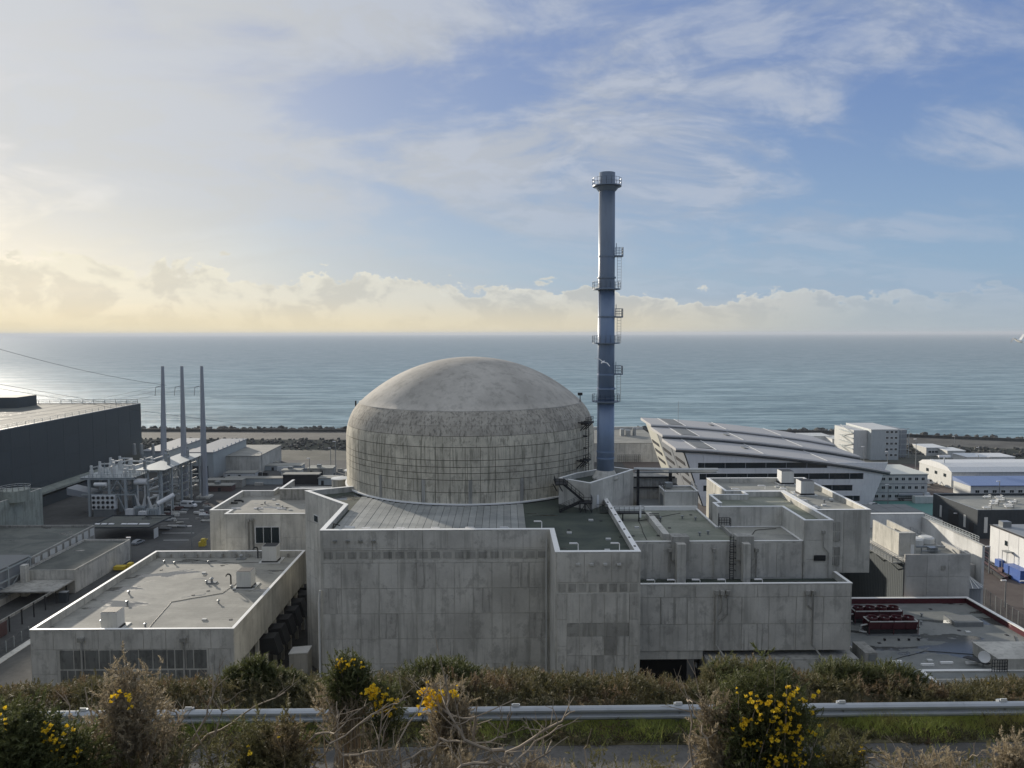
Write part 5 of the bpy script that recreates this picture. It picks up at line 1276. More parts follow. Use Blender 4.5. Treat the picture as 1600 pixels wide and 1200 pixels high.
for k in range(9):
    a, b_ = G(1511+k*5, 868-k*.8, 0), G(1568+k*5, 908-k*1.6, 0)
    t.part('rail', MB().bar((a[0], a[1], .5), (b_[0], b_[1], .5), .75, .8+.15*(k % 3)), 'maroon' if k % 2 else 'black')
a = G(1370, 800, 0)
for i, (px, py) in enumerate(((1545, 872), (1570, 925), (1600, 926))):
    pole(px, py+24, py-18, ('lamp post behind the round tank', 'lamp post by the security fence', 'lamp post at the far right edge')[i])

# ================================================================== left background
def left_bg():
    # turbine hall
    X = -187.; t = Thing('turbine_hall', 'huge dark grey clad turbine hall at the left edge', 'turbine hall', (X, 284, 0))
    t.part('wall', MB().box(-420, X, 210, 396, 0, 32.4), 'hall'); t.part('roof', MB().box(-419.5, X-.4, 210.5, 395.5, 32.4, 32.5), 'roof_drk')
    t.part('edge_trim', MB().box(X-.3, X+.15, 209.9, 396.1, 32.4, 32.75).box(-420, X-.3, 395.7, 396.1, 32.4, 32.75), 'offwhite')
    me = MB().box(0, .1, .05, 11.55, .05, 7.9).mesh('cladding_panel'); me.materials.append(M['hall'])
    for j in range(4):
        for i in range(16): t.inst('cladding_panel', me, (X, 210+i*11.6, .2+j*8.03))
    t.part('roof_rail', railing(MB(), [(-300, 395, 32.5), (X-1, 395, 32.5)], 2., 5.5, .2, 1), 'gsteel'); t.part('roof_rail', railing(MB(), [(X-.6, 215, 32.7), (X-.6, 394, 32.7)], 1.4, 5.5, .12, 1), 'gsteel')
    x0 = V(0, 625, 380)[0]; x1 = V(42, 625, 380)[0]; t.part('roof_house', MB().box(x0-60, x1, 372, 388, 32.5, V(20, 620, 376)[1]), 'hall')
    t.part('canopy', MB().box(X+.2, X+7, 286, 352, 5.5, 6.3), 'green_wall'); t.part('low_annex', MB().box(X+.2, X+5, 260, 372, 0, 4.), 'hall')
    # light render building
    t = Thing('old_pale_building', 'pale greenish rendered block with round roof tank at the left edge', 'building', (-160, 240, 0))
    block(t, [(-200, 200), (-159.5, 200), (-159.5, 264), (-200, 264)], 0, 13.8, 15, 'green_wall', 'roof_drk', 'conc', thick=.5)
    panels(t, (-159.5, 201), (-159.5, 263.5), .5, 14.6, 6, 1, 'green_wall')
    x, z = V(38, 757, 250); k_ = t.part('roof_tank', MB().lathe([(4.2, 13.8), (4.2, 17.4)], 24, (x-3, 250)), 'green_wall')
    pts = [(x-3+4.3*math.cos(q), 250+4.3*math.sin(q), 17.4) for q in np.linspace(0, 6.283, 17)]; t.part('tank_rail', railing(MB(), pts, 1.2, 5, .1), 'offwhite', parent=k_)
    # P and Q
    t = Thing('slatted_wall_shed', 'flat dark roofed shed with white slatted wall panels', 'shed', (-132, 225, 0))
    block(t, [(-159, 205), (-127.4, 205), (-129, 240), (-159, 240)], 0, 7.4, 8., 'conc_dark', 'roof_drk', 'conc_dark', thick=.4)
    for k in range(9): y = 206+k*3.8; x = -127.3-(y-205)*.0457; t.part('slatted_panel', MB().box(x, x+.15, y, y+2.3, 5.2, 7.5), 'offwhite')
    t = Thing('green_roof_shed', 'long shed with flat green grey roof and stained concrete side', 'shed', (-118, 218, 0))
    block(t, [(-126.8, 199.5), (-113, 199.5), (-113, 230), (-127, 230)], 0, 5.6, 6.1, 'conc', 'roof_drk', 'conc_dark', thick=.35)
    panels(t, (-113, 199.6), (-113, 229.9), .3, 5.5, 7, 1, 'conc_p')
    t.part('front_canopy', MB().box(-127, -113, 190, 199.4, 3.4, 3.7), 'conc_dark')
    for k in range(8): t.part('canopy_post', MB().bar((-113.4, 164+k*4.6, 0), (-113.4, 164+k*4.6, 3.6), .22), 'black')
    t.part('canopy_wall', MB().box(-113.9, -113.6, 160, 199, 3., 3.6), 'conc_dark')
    # R: steel framed hall far left
    t = Thing('steel_frame_hall', 'grey braced steel frame hall with bluish glass roof at left edge', 'hall', (-130, 185, 0))
    t.part('glass_roof', MB().box(-170, -127, 164, 204.5, 8.6, 8.9), 'roof_panel')
    X = -126.8; t.part('back_panel', MB().box(X-1.2, X-.8, 150, 204, 0, 8.4), 'grey_clad')
    for z in (2.6, 5.5, 8.3): t.part('rail_beam', MB().bar((X, 140, z), (X, 204, z), .25, .35), 'gsteel')
    for k in range(7):
        y = 148+k*9.2; t.part('column', MB().bar((X, y, 0), (X, y, 8.8), .4), 'gsteel'); 
        if k < 6: t.part('brace', MB().bar((X, y, 2.6 if k % 2 else 8.3), (X, y+9.2, 8.3 if k % 2 else 2.6), .2), 'gsteel')
    t.part('concrete_column', MB().box(-125.6, -124.2, 197, 198.6, 0, 8.2), 'conc')
    t.part('plinth', MB().box(X-.6, X+.6, 140, 204, 0, 1.6), 'conc_lt')
    # kerbs and maroon panels by the road
    t = Thing('maroon_hoarding', 'low maroon hoarding beside the access road at left', 'hoarding', (-112, 160, 0))
    for k in range(8): t.part('panel', MB().box(-113.2, -113, 140+k*4, 143.8+k*4, .1, 3.2), 'maroon')
    struct('pavement', MB().box(-106, -104.3, 100, 199, 0, .14), 'conc_lt')
    struct('access_road', MB().box(-104.3, -92, 100, 290, -.3, .03), 'crest')
    fence('kerb_fence', [(-107, 130), (-107, 170)], 2.4, 'wire fence on the kerb left of the low concrete building')
    # S dark building with skylights
    a = G(135, 846, 0); b_ = G(233, 846, 0); t = Thing('dark_flat_building', 'single storey black building with row of white skylights', 'building', (a[0], a[1], 0)); zt = V(200, 824, a[1])[1]
    block(t, [(a[0], a[1]), (b_[0], a[1]), (b_[0]+1, a[1]+17), (a[0], a[1]+17)], 0, zt-.3, zt, 'dark_clad', 'roof_drk', 'dark_clad', thick=.3)
    for px in (151, 162, 173, 193, 202, 210, 221, 228.5): c = G(px, 818.8, zt); t.part('skylight', MB().box(c[0]-.9, c[0]+.7, c[1], c[1]+1., zt-.24, zt+.05), 'lampw')
    t.part('star_sign', MB().lathe([(.8, -.05), (.8, .05)], 5, (0, 0)), 'offwhite').data.transform(Matrix.Translation(Vector((G(180, 832, 0)[0], a[1]-.1, 2.6))) @ Matrix.Rotation(R(90), 4, 'X') @ Matrix.Translation(t.loc))
    t.o.children[-1].data.transform(Matrix.Translation(-t.loc))
    t.part('door', MB().box(b_[0]+.02, b_[0]+.2, a[1]+3, a[1]+6, 0, 3.2), 'offwhite')
    # three masts
    for i, (pt, pb, yb_) in enumerate(((254, 257, 781), (284, 289, 777), (315, 320, 777))):
        c = G(pb, yb_, 0); xt, zt = V(pt, 572, c[1]); t = Thing('lattice_free_mast', ('leftmost of the three tall tapered pale masts', 'middle of the three tall tapered pale masts', 'rightmost of the three tall tapered pale masts')[i], 'mast', (c[0], c[1], 0)); t.o.name = 'power_line_mast'
        t.part('shaft', MB().tube([(c[0], c[1], 0), ((c[0]+xt)/2, c[1], zt/2), (xt, c[1], zt)], [1.55, 1.15, .62], 8), 'pole')
        t.part('foot', MB().box(c[0]-2.6, c[0]+2.6, c[1]-2.6, c[1]+2.6, 0, .8), 'conc'); z_ = V(pt, 603, c[1])[1]
        t.part('insulator', MB().tube([(xt-.6, c[1], z_), (xt-3, c[1], z_-.5)], .16, 6).tube([(xt-3, c[1], z_-.5), (xt-3.4, c[1], z_-4)], .1, 6), 'steel')
        single('power_line', MB().tube([(xt-3+(-150)*u, c[1]-170*u*.6, z_-.5-9*u+(-26*u*(1-u))) for u in np.linspace(0, 1, 14)], .035, 4), 'steel', ('power cable leading left from the first mast', 'power cable leading left from the middle mast', 'power cable leading left from the third mast')[i], 'cable')
    for i, (l_, r__, za, zb, ya, yb) in enumerate((((-60, 528), (260, 602), 0, 0, 220, 300), ((-60, 590), (210, 637), 0, 0, 200, 380), ((205, 640), (410, 667), 0, 0, 330, 420), ((-60, 597), (205, 642), 0, 0, 200, 380))):
        xa, z_a = V(*l_, ya); xb, z_b = V(*r__, yb)
        single('power_line', MB().tube([(xa+(xb-xa)*u, ya+(yb-ya)*u, z_a+(z_b-z_a)*u-6*u*(1-u)*(i < 1)) for u in np.linspace(0, 1, 12)], .055, 4), 'black', ('high thin cable crossing the sea at upper left', 'cable sloping down over the turbine hall roof', 'cable continuing right over the rubble slope', 'second cable sloping over the turbine hall roof')[i], 'cable')
    # transformer gantry
    a = G(150, 803, 0); X0, Y0 = a[0], a[1]-4; t = Thing('transformer_gantry', 'two deck grey steel gantry crowded with switchgear left of the masts', 'gantry', (X0, Y0, 0))
    cols = [X0, X0+7.5, X0+13.5]; dk = [(8.2, .5), (14.2, .7)]; 
    for y in (Y0, Y0+8, Y0+18, Y0+28):
        for x in cols: t.part('column', MB().bar((x, y, 0), (x, y, 14.4), .8), 'gsteel')
        for z, h_ in dk: t.part('beam', MB().bar((X0-3, y, z), (X0+17, y, z), .4, h_), 'gsteel')
    for x in cols: 
        for z, h_ in dk: t.part('beam', MB().bar((x, Y0, z), (x, Y0+28, z), .4, h_), 'gsteel')
    t.part('deck', MB().box(X0-3.2, X0+17, Y0-.5, Y0+29, 14.5, 14.7), 'gsteel')
    x, y = cols[1], Y0
    t.part('brace', MB().bar((x, y, 8.4), (x+3, y, 13.8), .3).bar((x+6, y, 8.4), (x+3, y, 13.8), .3), 'gsteel'); t.part('brace', MB().bar((x, y, 1.), (x+3, y, 8), .3).bar((x+6, y, 1.), (x+3, y, 8), .3), 'gsteel')
    t.part('deck_railing', railing(MB(), [(X0-3, Y0-.4, 14.7), (X0+17, Y0-.4, 14.7), (X0+17, Y0+28, 14.7)], 1.2, 1.5, .12), 'gsteel')
    r_ = random.Random(9)
    for i in range(4):
        for j in range(4):
            x = X0+i*4.3+r_.uniform(-.5, .5); y = Y0+2+j*7; hh = r_.uniform(3., 6.)
            t.part('switchgear', MB().lathe([(.7, 14.7), (.7, 14.7+hh*.6), (.5, 14.7+hh*.62), (.5, 14.7+hh)], 10, (x, y)), 'offwhite')
            t.part('busbar', MB().bar((x, y, 14.7+hh*.8), (x+3.6, y+r_.uniform(-2, 5), 14.7+hh*.8+r_.uniform(-.8, 1.2)), .45), 'offwhite')
            if (i+j) % 2: t.part('cross_arm', MB().bar((x-1, y, 14.7+hh*.5), (x+2.4, y, 14.7+hh*.5), .22).bar((x+1.8, y, 14.7), (x+1.8, y, 14.7+hh*.9), .2), 'gsteel')
    # right wing, going back
    for k in range(5):
        y = Y0+2+k*9
        t.part('column', MB().bar((X0+21, y, 0), (X0+21, y, 17), .6), 'gsteel'); t.part('column', MB().bar((X0+26, y, 0), (X0+26, y, 17), .6), 'gsteel')
        t.part('beam', MB().bar((X0+17, y, 17), (X0+28, y, 17), .5), 'gsteel'); t.part('beam', MB().bar((X0+21, y, 9), (X0+26, y, 9), .4), 'gsteel')
        t.part('brace', MB().bar((X0+21, y, 1), (X0+26, y, 9), .2).bar((X0+21, y, 9), (X0+26, y, 16.6), .2), 'gsteel')
        for q in range(4): t.part('insulator_stack', MB().tube([(X0+21.5, y-.5, 3+q*3.3), (X0+25, y-.5, 4.4+q*3.3)], .4, 8), 'offwhite')
        t.part('switchgear', MB().lathe([(.6, 17.2), (.6, 20.5), (.35, 21), (.35, 22)], 10, (X0+20+(k % 2)*5, y)), 'steel')
    t.part('deck', MB().box(X0+17.4, X0+28.4, Y0-.4, Y0+40, 17.3, 17.5), 'gsteel')
    for k in range(3):
        x, z = V((210, 221, 239)[k], 700, Y0+40); t.part('vent_stub', MB().lathe([(.8, 17), (.55, z+1.8)], 10, (x, Y0+40)), 'steel')
    for px, py, L in ((152+5, 757, 4.2),): x, z = V(px, py, Y0-1); t.part('oil_tank', MB().tube([(x-2.2, Y0-1, z), (x+2.2, Y0-1, z)], .75, 14), 'white')
    t.part('side_canopy', MB().hexa([(X0-9, Y0+1, 8), (X0-.5, Y0+1, 6.6), (X0-.5, Y0+8, 6.6), (X0-9, Y0+8, 8), (X0-9, Y0+1, 10.6), (X0-.5, Y0+1, 8.6), (X0-.5, Y0+8, 8.6), (X0-9, Y0+8, 10.6)]), 'grey_clad')
    # fan bank
    a = G(143, 800, 0); t = Thing('transformer_cooler', 'white cooler bank with fifteen round fans in three rows', 'cooler', (a[0], a[1]-7, 0)); x0, y0 = a[0], a[1]-8
    x1, zt = V(179, 774, y0); zb = V(179, 796, y0)[1]; xl = V(143, 780, y0)[0]
    t.part('casing', MB().box(xl, x1, y0, y0+2, zb, zt), 'white'); t.part('stand', MB().box(xl+.4, x1-.4, y0+.3, y0+1.8, 0, zb), 'steel')
    for i in range(5):
        for j in range(3):
            cx = xl+(x1-xl)*(i+.5)/5; cz = zb+(zt-zb)*(j+.5)/3; rr_ = (x1-xl)/5*.36
            f = t.part('fan_ring', MB().tube([(cx, y0-.25, cz), (cx, y0, cz)], rr_, 16), 'steel'); t.part('fan_disc', MB().tube([(cx, y0-.3, cz), (cx, y0-.25, cz)], rr_*.8, 16), 'black', parent=f)
    # transformers with conservators
    for (px, py, lb, ang) in ((220, 806, 'grey transformer with upright white conservator tank above it', 0), (240, 810, 'transformer with slanted white conservator cylinder at its right', 1)):
        a = G(px, py, 0); x, y = a; t = Thing('transformer', lb, 'transformer', (x, y, 0))
        t.part('tank', MB().box(x-2.6, x+1.6, y, y+3, 0, 3.6), 'gsteel')
        t.part('cabinet', MB().box(x-4.6, x-1.9, y-2.2, y-.2, 0, 3.), 'white'); t.part('bushing', MB().tube([(x-1, y+1, 3.6), (x-2.4, y+1, 8.)], [.5, .3], 10).tube([(x+.6, y+1, 3.6), (x+1.6, y+1, 8.)], [.5, .3], 10), 'offwhite')
        if ang: t.part('conservator', MB().tube([(x+1.5, y, 5.4), (x+6, y+4, 8.)], .85, 14), 'white'); t.part('stand', MB().bar((x+2.4, y, 0), (x+2.4, y, 5), .3).bar((x+5.2, y+3.5, 0), (x+5.2, y+3.5, 6.8), .3), 'offwhite')
        else: t.part('conservator', MB().tube([(x-2.2, y+1, 12.8), (x+2.4, y+1, 12.8)], 1.15, 14), 'white'); t.part('stand', MB().bar((x-1.2, y+1, 3), (x-1.2, y+1, 12), .4).bar((x+1.4, y+1, 3), (x+1.4, y+1, 12), .4), 'offwhite')
        for k in range(5): t.part('radiator_fin', MB().box(x-2.4+k*.8, x-2.+k*.8, y-.7, y-.02, .6, 3.2), 'gsteel')
    # white gabled halls behind masts
    def gab(pa, pb, py0, pyt, depth, lb, dark=True):
        a = G(pa, py0, 0); b_ = G(pb, py0, 0); y0 = a[1]; h_ = V(pa, pyt, y0)[1]
        t = Thing('switchgear_hall', lb, 'hall', (a[0], y0, 0)); t.part('wall', MB().box(a[0], b_[0], y0, y0+depth, 0, h_), 'gsteel'); t.part('roof', MB().box(a[0]-.5, b_[0]+.5, y0-.5, y0+depth, h_, h_+.5), 'grey_clad')
        for k in range(8): t.part('roof_seam', MB().box(b_[0]+.1, b_[0]+.45, y0+k*depth/8, y0+k*depth/8+.5, h_+.5, h_+1.3), 'white')
        if dark: t.part('door', MB().box(a[0]+1, b_[0]-2.5, y0-.15, y0, 0, h_*.52), 'blue' if False else 'dark_clad')
        return t, a, b_, y0
    gab(293, 334, 750, 708, 46, 'white roofed hall with dark open doorway between the masts'); gab(222, 262, 738, 706, 46, 'white roofed hall behind the gantry left of the masts', False)
    a = G(325, 742, 0); t = simple('beige_building', 'beige low building right of the masts', 'building', a[0], a[0]+24, a[1]+3, a[1]+40, 8.5, 'conc', 'roof_g'); t2 = simple('beige_store', 'beige low store between the two left masts', 'building', V(262, 735, 350)[0], V(292, 735, 350)[0], 352, 380, 11, 'conc', 'roof_g')
    # yard huts
    for px, py, L, H_, m, lb in ((262, 785, 7, 4, 'conc_dark', 'small dark hut at the foot of the leftmost mast'), (300, 765, 9, 3.2, 'conc_dark', 'low dark store between two mast feet'), (243, 792, 8, 3, 'conc_dark', 'rusty grey horizontal tank shed beside the gantry'), (410, 757, 34, 2.6, 'gsteel', 'long low slatted rack on the quay left of the dome'), (350, 762, 16, 3.2, 'conc_dark', 'low dark store behind the pale building'), (470, 757, 16, 4.4, 'black', 'black roofed store left of the dome')):
        a = G(px, py, 0); simple('yard_store', lb, 'store', a[0]-L/2, a[0]+L/2, a[1], a[1]+5, H_, m, 'roof_g')
    # more low structures and stored plant on the quay
    for i, (px, py, L, dd, H_, m) in enumerate(((345, 738, 20, 9, 3.4, 'conc'), (430, 735, 26, 7, 2.2, 'gsteel'), (500, 742, 12, 8, 3., 'conc_dark'), (375, 748, 14, 6, 2.6, 'offwhite'), (455, 748, 9, 5, 3.8, 'conc'), (515, 758, 10, 6, 3., 'gsteel'), (340, 768, 12, 5, 2.4, 'maroon'), (272, 758, 8, 5, 3., 'offwhite'), (228, 830-8, 0, 0, 0, ''), (400, 728, 22, 6, 1.6, 'conc_dark'))):
        if not L: continue
        a = G(px, py, 0); t = simple('quay_store', ('long low concrete store behind the masts near the shore', 'low grey rack of pipes on the quay', 'dark low store near the lamp posts left of the dome', 'small pale hut on the quay behind the pale building', 'narrow concrete hut on the quay left of the dome', 'grey hut close beside the dome edge', 'maroon container behind the pale building', 'small pale hut between the mast feet', '', 'long dark plinth at the foot of the rubble slope')[i], 'store', a[0]-L/2, a[0]+L/2, a[1], a[1]+dd, H_, m, 'roof_g')
        for q in range(int(L/5)): t.part('door', MB().box(a[0]-L/2+1.2+q*5, a[0]-L/2+2.4+q*5, a[1]-.1, a[1]-.02, 0, H_*.7), 'void')
        if i % 2 == 0: t.part('roof_unit', MB().box(a[0]-2, a[0], a[1]+2, a[1]+4, H_+.3, H_+1.6), 'steel')
    rq = random.Random(31)
    for k in range(34):
        px, py = rq.uniform(325, 535), rq.uniform(728, 760); a = G(px, py, 0); q = rq.uniform(.8, 2.2)
        single('crate', MB().box(a[0]-q, a[0]+q*rq.uniform(.5, 2.4), a[1], a[1]+q, 0, q*rq.uniform(.4, 1.3)), rq.choice(('offwhite', 'conc_dark', 'steel', 'black', 'conc_lt', 'gsteel')), 'crate or block of stored plant on the quay left of the dome', 'crate', 'stores scattered on the quay')
    for k in range(16):
        px, py = rq.uniform(245, 318), rq.uniform(783, 830); a = G(px, py, 0); L = rq.uniform(2, 5)
        single('pipe_bundle', MB().tube([(a[0], a[1], .35), (a[0]+L, a[1]+rq.uniform(-1, 1), .35)], .3, 8).tube([(a[0], a[1]+.7, .35), (a[0]+L, a[1]+.7, .35)], .3, 8), rq.choice(('steel', 'offwhite', 'conc_dark')), 'short bundle of pipes lying on the left yard', 'pipes', 'pipe bundles on the left yard')
    for k in range(5):
        a = G(262+k*3, 800+k*11, .02); struct('yard_marking', MB().box(a[0]-4, a[0]+7, a[1], a[1]+.35, -.1, .016), 'offwhite')
    # yard clutter: individual crates
    r_ = random.Random(11)
    for k in range(60):
        px, py = r_.uniform(240, 325), r_.uniform(775, 815); a = G(px, py, 0); s = r_.uniform(.5, 1.5); m = r_.choice(('offwhite', 'conc_dark', 'steel', 'maroon', 'conc_lt', 'white'))
        if 280 < px < 312 and 780 < py < 800: continue
        single('crate', MB().box(a[0]-s, a[0]+s*r_.uniform(.6, 1.8), a[1], a[1]+s, 0, s*r_.uniform(.4, 1.)), m, 'small pallet or crate lying on the cluttered yard near the van', 'crate', 'crates scattered on the left yard')
    a = G(315, 854, 0); single('yellow_digger', MB().box(a[0]-1, a[0]+1, a[1], a[1]+1.5, 0, 1.4).box(a[0]-.3, a[0]+.8, a[1], a[1]+1.5, 1.4, 2.4).bar((a[0]+.9, a[1], 1.2), (a[0]+1.9, a[1], 2.6), .3), 'yellow', 'small yellow machine beside the pale building corner', 'machine')
    a = G(186, 893, 0); single('yellow_cart', MB().box(a[0]-1.6, a[0]+1.6, a[1], a[1]+2, .4, 1.4).box(a[0]+1.8, a[0]+3, a[1]+1, a[1]+2.6, .2, 2), 'yellow', 'yellow cart next to the stained concrete side wall', 'cart')
    a = G(98, 942, 0); t = Thing('blue_door_cabinet', 'dark blue cabinet on the pavement before the canopy posts', 'cabinet', (a[0], a[1], 0)); t.part('body', MB().box(a[0]-1, a[0]+1, a[1], a[1]+1.2, 0, 2.6), 'dark_clad'); t.part('lid', MB().box(a[0]-1.1, a[0]+1.1, a[1]-.1, a[1]+1.3, 2.6, 2.75), 'steel')
left_bg()

# small fittings and cables lying on the roofs
rf = random.Random(77)
def bits(grp, label, x0, x1, y0, y1, z, n):
    for k in range(n):
        x, y = rf.uniform(x0, x1), rf.uniform(y0, y1); c = rf.random()
        if c < .4: mb = MB().lathe([(.16, z), (.16, z+.5), (.3, z+.5), (.3, z+.62), (.05, z+.7)], 8, (x, y)); m_ = 'steel'
        elif c < .7: mb = MB().box(x-.4, x+.4, y-.3, y+.3, z, z+.25); m_ = 'offwhite'
        else: mb = MB().box(x-.25, x+.25, y-.25, y+.25, z, z+.08); m_ = 'black'
        single('roof_outlet', mb, m_, label, 'roof outlet', grp)
bits('outlets on the pale lower left roof', 'small outlet or drain cap on the pale lower left roof', -77, -49, 131, 172, 16.66, 22)
bits('outlets on the mossy roof', 'small outlet or drain cap on the mossy roof right of the tower', 22, 37, 128, 146, 33.26, 12)
bits('outlets on the wide right roof', 'small outlet or drain cap on the wide right roof', 56, 63, 135, 160, 36.06, 12)
bits('outlets on the low wet roof', 'small outlet or drain cap on the low wet roof', 60, 88, 118, 144, 15.07, 18)
bits('outlets on the dark green roof', 'small outlet or drain cap on the dark green roof', 9, 19, 113, 138, 34.96, 8)
bits('outlets on the roof left of the dome', 'small outlet or drain cap on the roof left of the dome', -66, -48, 185, 205, 23.66, 9)
def cable(pts, z, label):
    P = []
    for (a, b_), (c, d) in zip(pts[:-1], pts[1:]):
        for u in (0, .2, .4, .6, .8): P.append((a+(c-a)*u+rf.uniform(-.12, .12), b_+(d-b_)*u+rf.uniform(-.12, .12), z+.05))
    P.append((*pts[-1], z+.05)); single('cable', MB().tube(P, .05, 5), 'black', label, 'cable')
cable([(-62, 131), (-64, 145), (-56, 150), (-55, 158)], 16.66, 'thin black cable snaking over the pale lower left roof')
cable([(-70, 172), (-60, 170), (-52, 171)], 16.66, 'thin black cable along the back of the pale lower left roof')
cable([(24, 127), (25, 140), (34, 146)], 33.26, 'thin black cable across the mossy roof')
cable([(62, 120), (70, 124), (84, 121), (89, 130)], 15.07, 'thin black cable across the low wet roof')
cable([(41, 126), (44, 132), (48, 133)], 33.52, 'thin black cable on the small raised roof')
# ================================================================== gulls
def gull(px, py, Y, s, rz, label, flap):
    x, z = V(px, py, Y); t = Thing('gull', label, 'bird', (0, 0, 0))
    t.part('body', MB().tube([(-.28, 0, -.02), (-.18, 0, 0), (0, 0, .01), (.15, 0, .02), (.23, 0, .05), (.3, 0, .04)], [.015, .05, .08, .06, .045, .01], 8), 'white', smooth=True)
    for sg in (-1, 1):
        k = flap if sg < 0 else flap*.7
        v = [(.1, sg*.05, .03), (-.08, sg*.05, .03), (-.06, sg*.34, .03+.14*k), (.09, sg*.34, .03+.15*k), (-.22, sg*.68, .03+.05*k), (-.14, sg*.70, .03+.06*k)]
        v += [(a, b_, c-.015) for a, b_, c in v]; t.part('wing', MB().add(v, [(0, 1, 2, 3), (3, 2, 4, 5), (6, 9, 8, 7), (9, 11, 10, 8), (1, 7, 8, 2), (2, 8, 10, 4), (0, 3, 9, 6), (3, 5, 11, 9), (4, 10, 11, 5)]), 'white' if sg < 0 else 'offwhite')
    t.part('tail', MB().add([(-.26, -.03, 0), (-.26, .03, 0), (-.4, .06, 0), (-.4, -.06, 0)], [(0, 1, 2, 3), (3, 2, 1, 0)]), 'white')
    t.o.location = (x, Y, z); t.o.scale = (s, s, s); t.o.rotation_euler = rz
gull(942, 566, 60, 1., (R(28), R(-10), R(60)), 'white gull gliding in front of the blue stack', .6)
gull(1592, 533, 45, 1., (R(-10), R(-10), R(100)), 'gull with raised wings at the right edge over the sea', 2.2)

# ================================================================== foreground
def guardrail():
    Y = 16.; zt = V(800, 1104, Y)[1]; t = Thing('guardrail', 'galvanised steel guardrail running across the whole foreground', 'guardrail', (0, Y, 59.6))
    pr_ = [(0, 0), (-.05, -.02), (-.085, -.06), (-.085, -.10), (-.02, -.14), (-.02, -.17), (-.085, -.21), (-.085, -.25), (-.05, -.29), (0, -.31)]
    step = 4.; x = -26.
    def tilt(x): return zt+.003*x
    k = 0
    while x < 26:
        v = []
        for xx, o_ in ((x-.1, 0.), (x+step+.1, .0)):
            e = .004*(k % 2)
            v += [(xx, Y+a-e, tilt(xx)+b_+e*.5) for a, b_ in pr_]+[(xx, Y+a+.012-e, tilt(xx)+b_+e*.5) for a, b_ in pr_]
        n = len(pr_); f = []
        for i in range(n-1): f += [(i, i+1, 2*n+i+1, 2*n+i), (n+i, 3*n+i, 3*n+i+1, n+i+1)]
        f += [(0, 2*n, 3*n, n), (n-1, 2*n-1, 4*n-1, 3*n-1)]
        t.part('beam', MB().add(v, f), 'rail'); x += step; k += 1
    for px in (130, 295, 551, 806, 1060, 1315, 1567):
        x = V(px, 1110, Y)[0]; p = t.part('post', MB().box(x-.06, x+.06, Y+.06, Y+.16, 58.9, tilt(x)-.02), 'rail')
        t.part('spacer', MB().box(x-.09, x+.09, Y+.0, Y+.07, tilt(x)-.28, tilt(x)+.03), 'rail', parent=p); t.part('bolt', MB().tube([(x+.02, Y-.03, tilt(x)-.155), (x+.02, Y-.05, tilt(x)-.155)], .02, 8), 'steel', parent=p)
        t.part('reflector', MB().box(x-.07, x+.07, Y-.02, Y+.0, tilt(x)+.005, tilt(x)+.07), 'white', parent=p)
guardrail()

def sprig(n, ln, wd, spread, r_):
    """one sprig along +z: thin needles around a stem; returns triangles (n,3,3)"""
    T = []
    for i in range(n):
        u = i/n; a = r_.random()*6.283; b = (.0, .0, u*ln); el = .5+.6*r_.random()
        d = np.array([math.cos(a)*el, math.sin(a)*el, .55+.6*r_.random()]); d /= np.linalg.norm(d)
        L = spread*(.6+.6*r_.random())*(1.1-.6*u); s = np.cross(d, [0, 0, 1.]); s /= max(np.linalg.norm(s), 1e-3); p = np.array(b)
        T.append([p-s*wd, p+s*wd, p+d*L])
    return np.array(T)
def frames(D):
    D = D/np.linalg.norm(D, axis=1)[:, None]; ref = np.where(np.abs(D[:, 2:3]) < .95, [[0, 0, 1.]], [[1., 0, 0]])
    X = np.cross(ref, D); X /= np.linalg.norm(X, axis=1)[:, None]; Y = np.cross(D, X); return np.stack([X, Y, D], 2)
def scatter(P, D, Sc, n=26, ln=.12, wd=.006, spread=.05, variants=6, seed=1):
    r_ = np.random.default_rng(seed); prot = [sprig(n, ln, wd, spread, r_) for _ in range(variants)]; Fm = frames(D); out = []
    idx = r_.integers(0, variants, len(P))
    for v in range(variants):
        m_ = idx == v
        if not m_.any(): continue
        T = prot[v].reshape(-1, 3); Q = np.einsum('nij,kj->nki', Fm[m_], T)*Sc[m_][:, None, None]+P[m_][:, None, :]; out.append(Q.reshape(-1, 3))
    Vv = np.concatenate(out); return Vv, np.arange(len(Vv)).reshape(-1, 3)
def lumps(ls, n, r_):
    """points on/within lumpy volume: ls = [(x,y,z,rx,ry,rz)]"""
    A = np.array(ls); wt = A[:, 3]*A[:, 5]; wt = wt/wt.sum(); i = r_.choice(len(A), n, p=wt); d = r_.normal(size=(n, 3)); d /= np.linalg.norm(d, axis=1)[:, None]
    rad = r_.random(n)**.5*(.75+.4*r_.random(n)); P = A[i, :3]+d*A[i, 3:6]*rad[:, None]; D = d*.9+[0, 0, .55]+r_.normal(size=(n, 3))*.35; return P, D
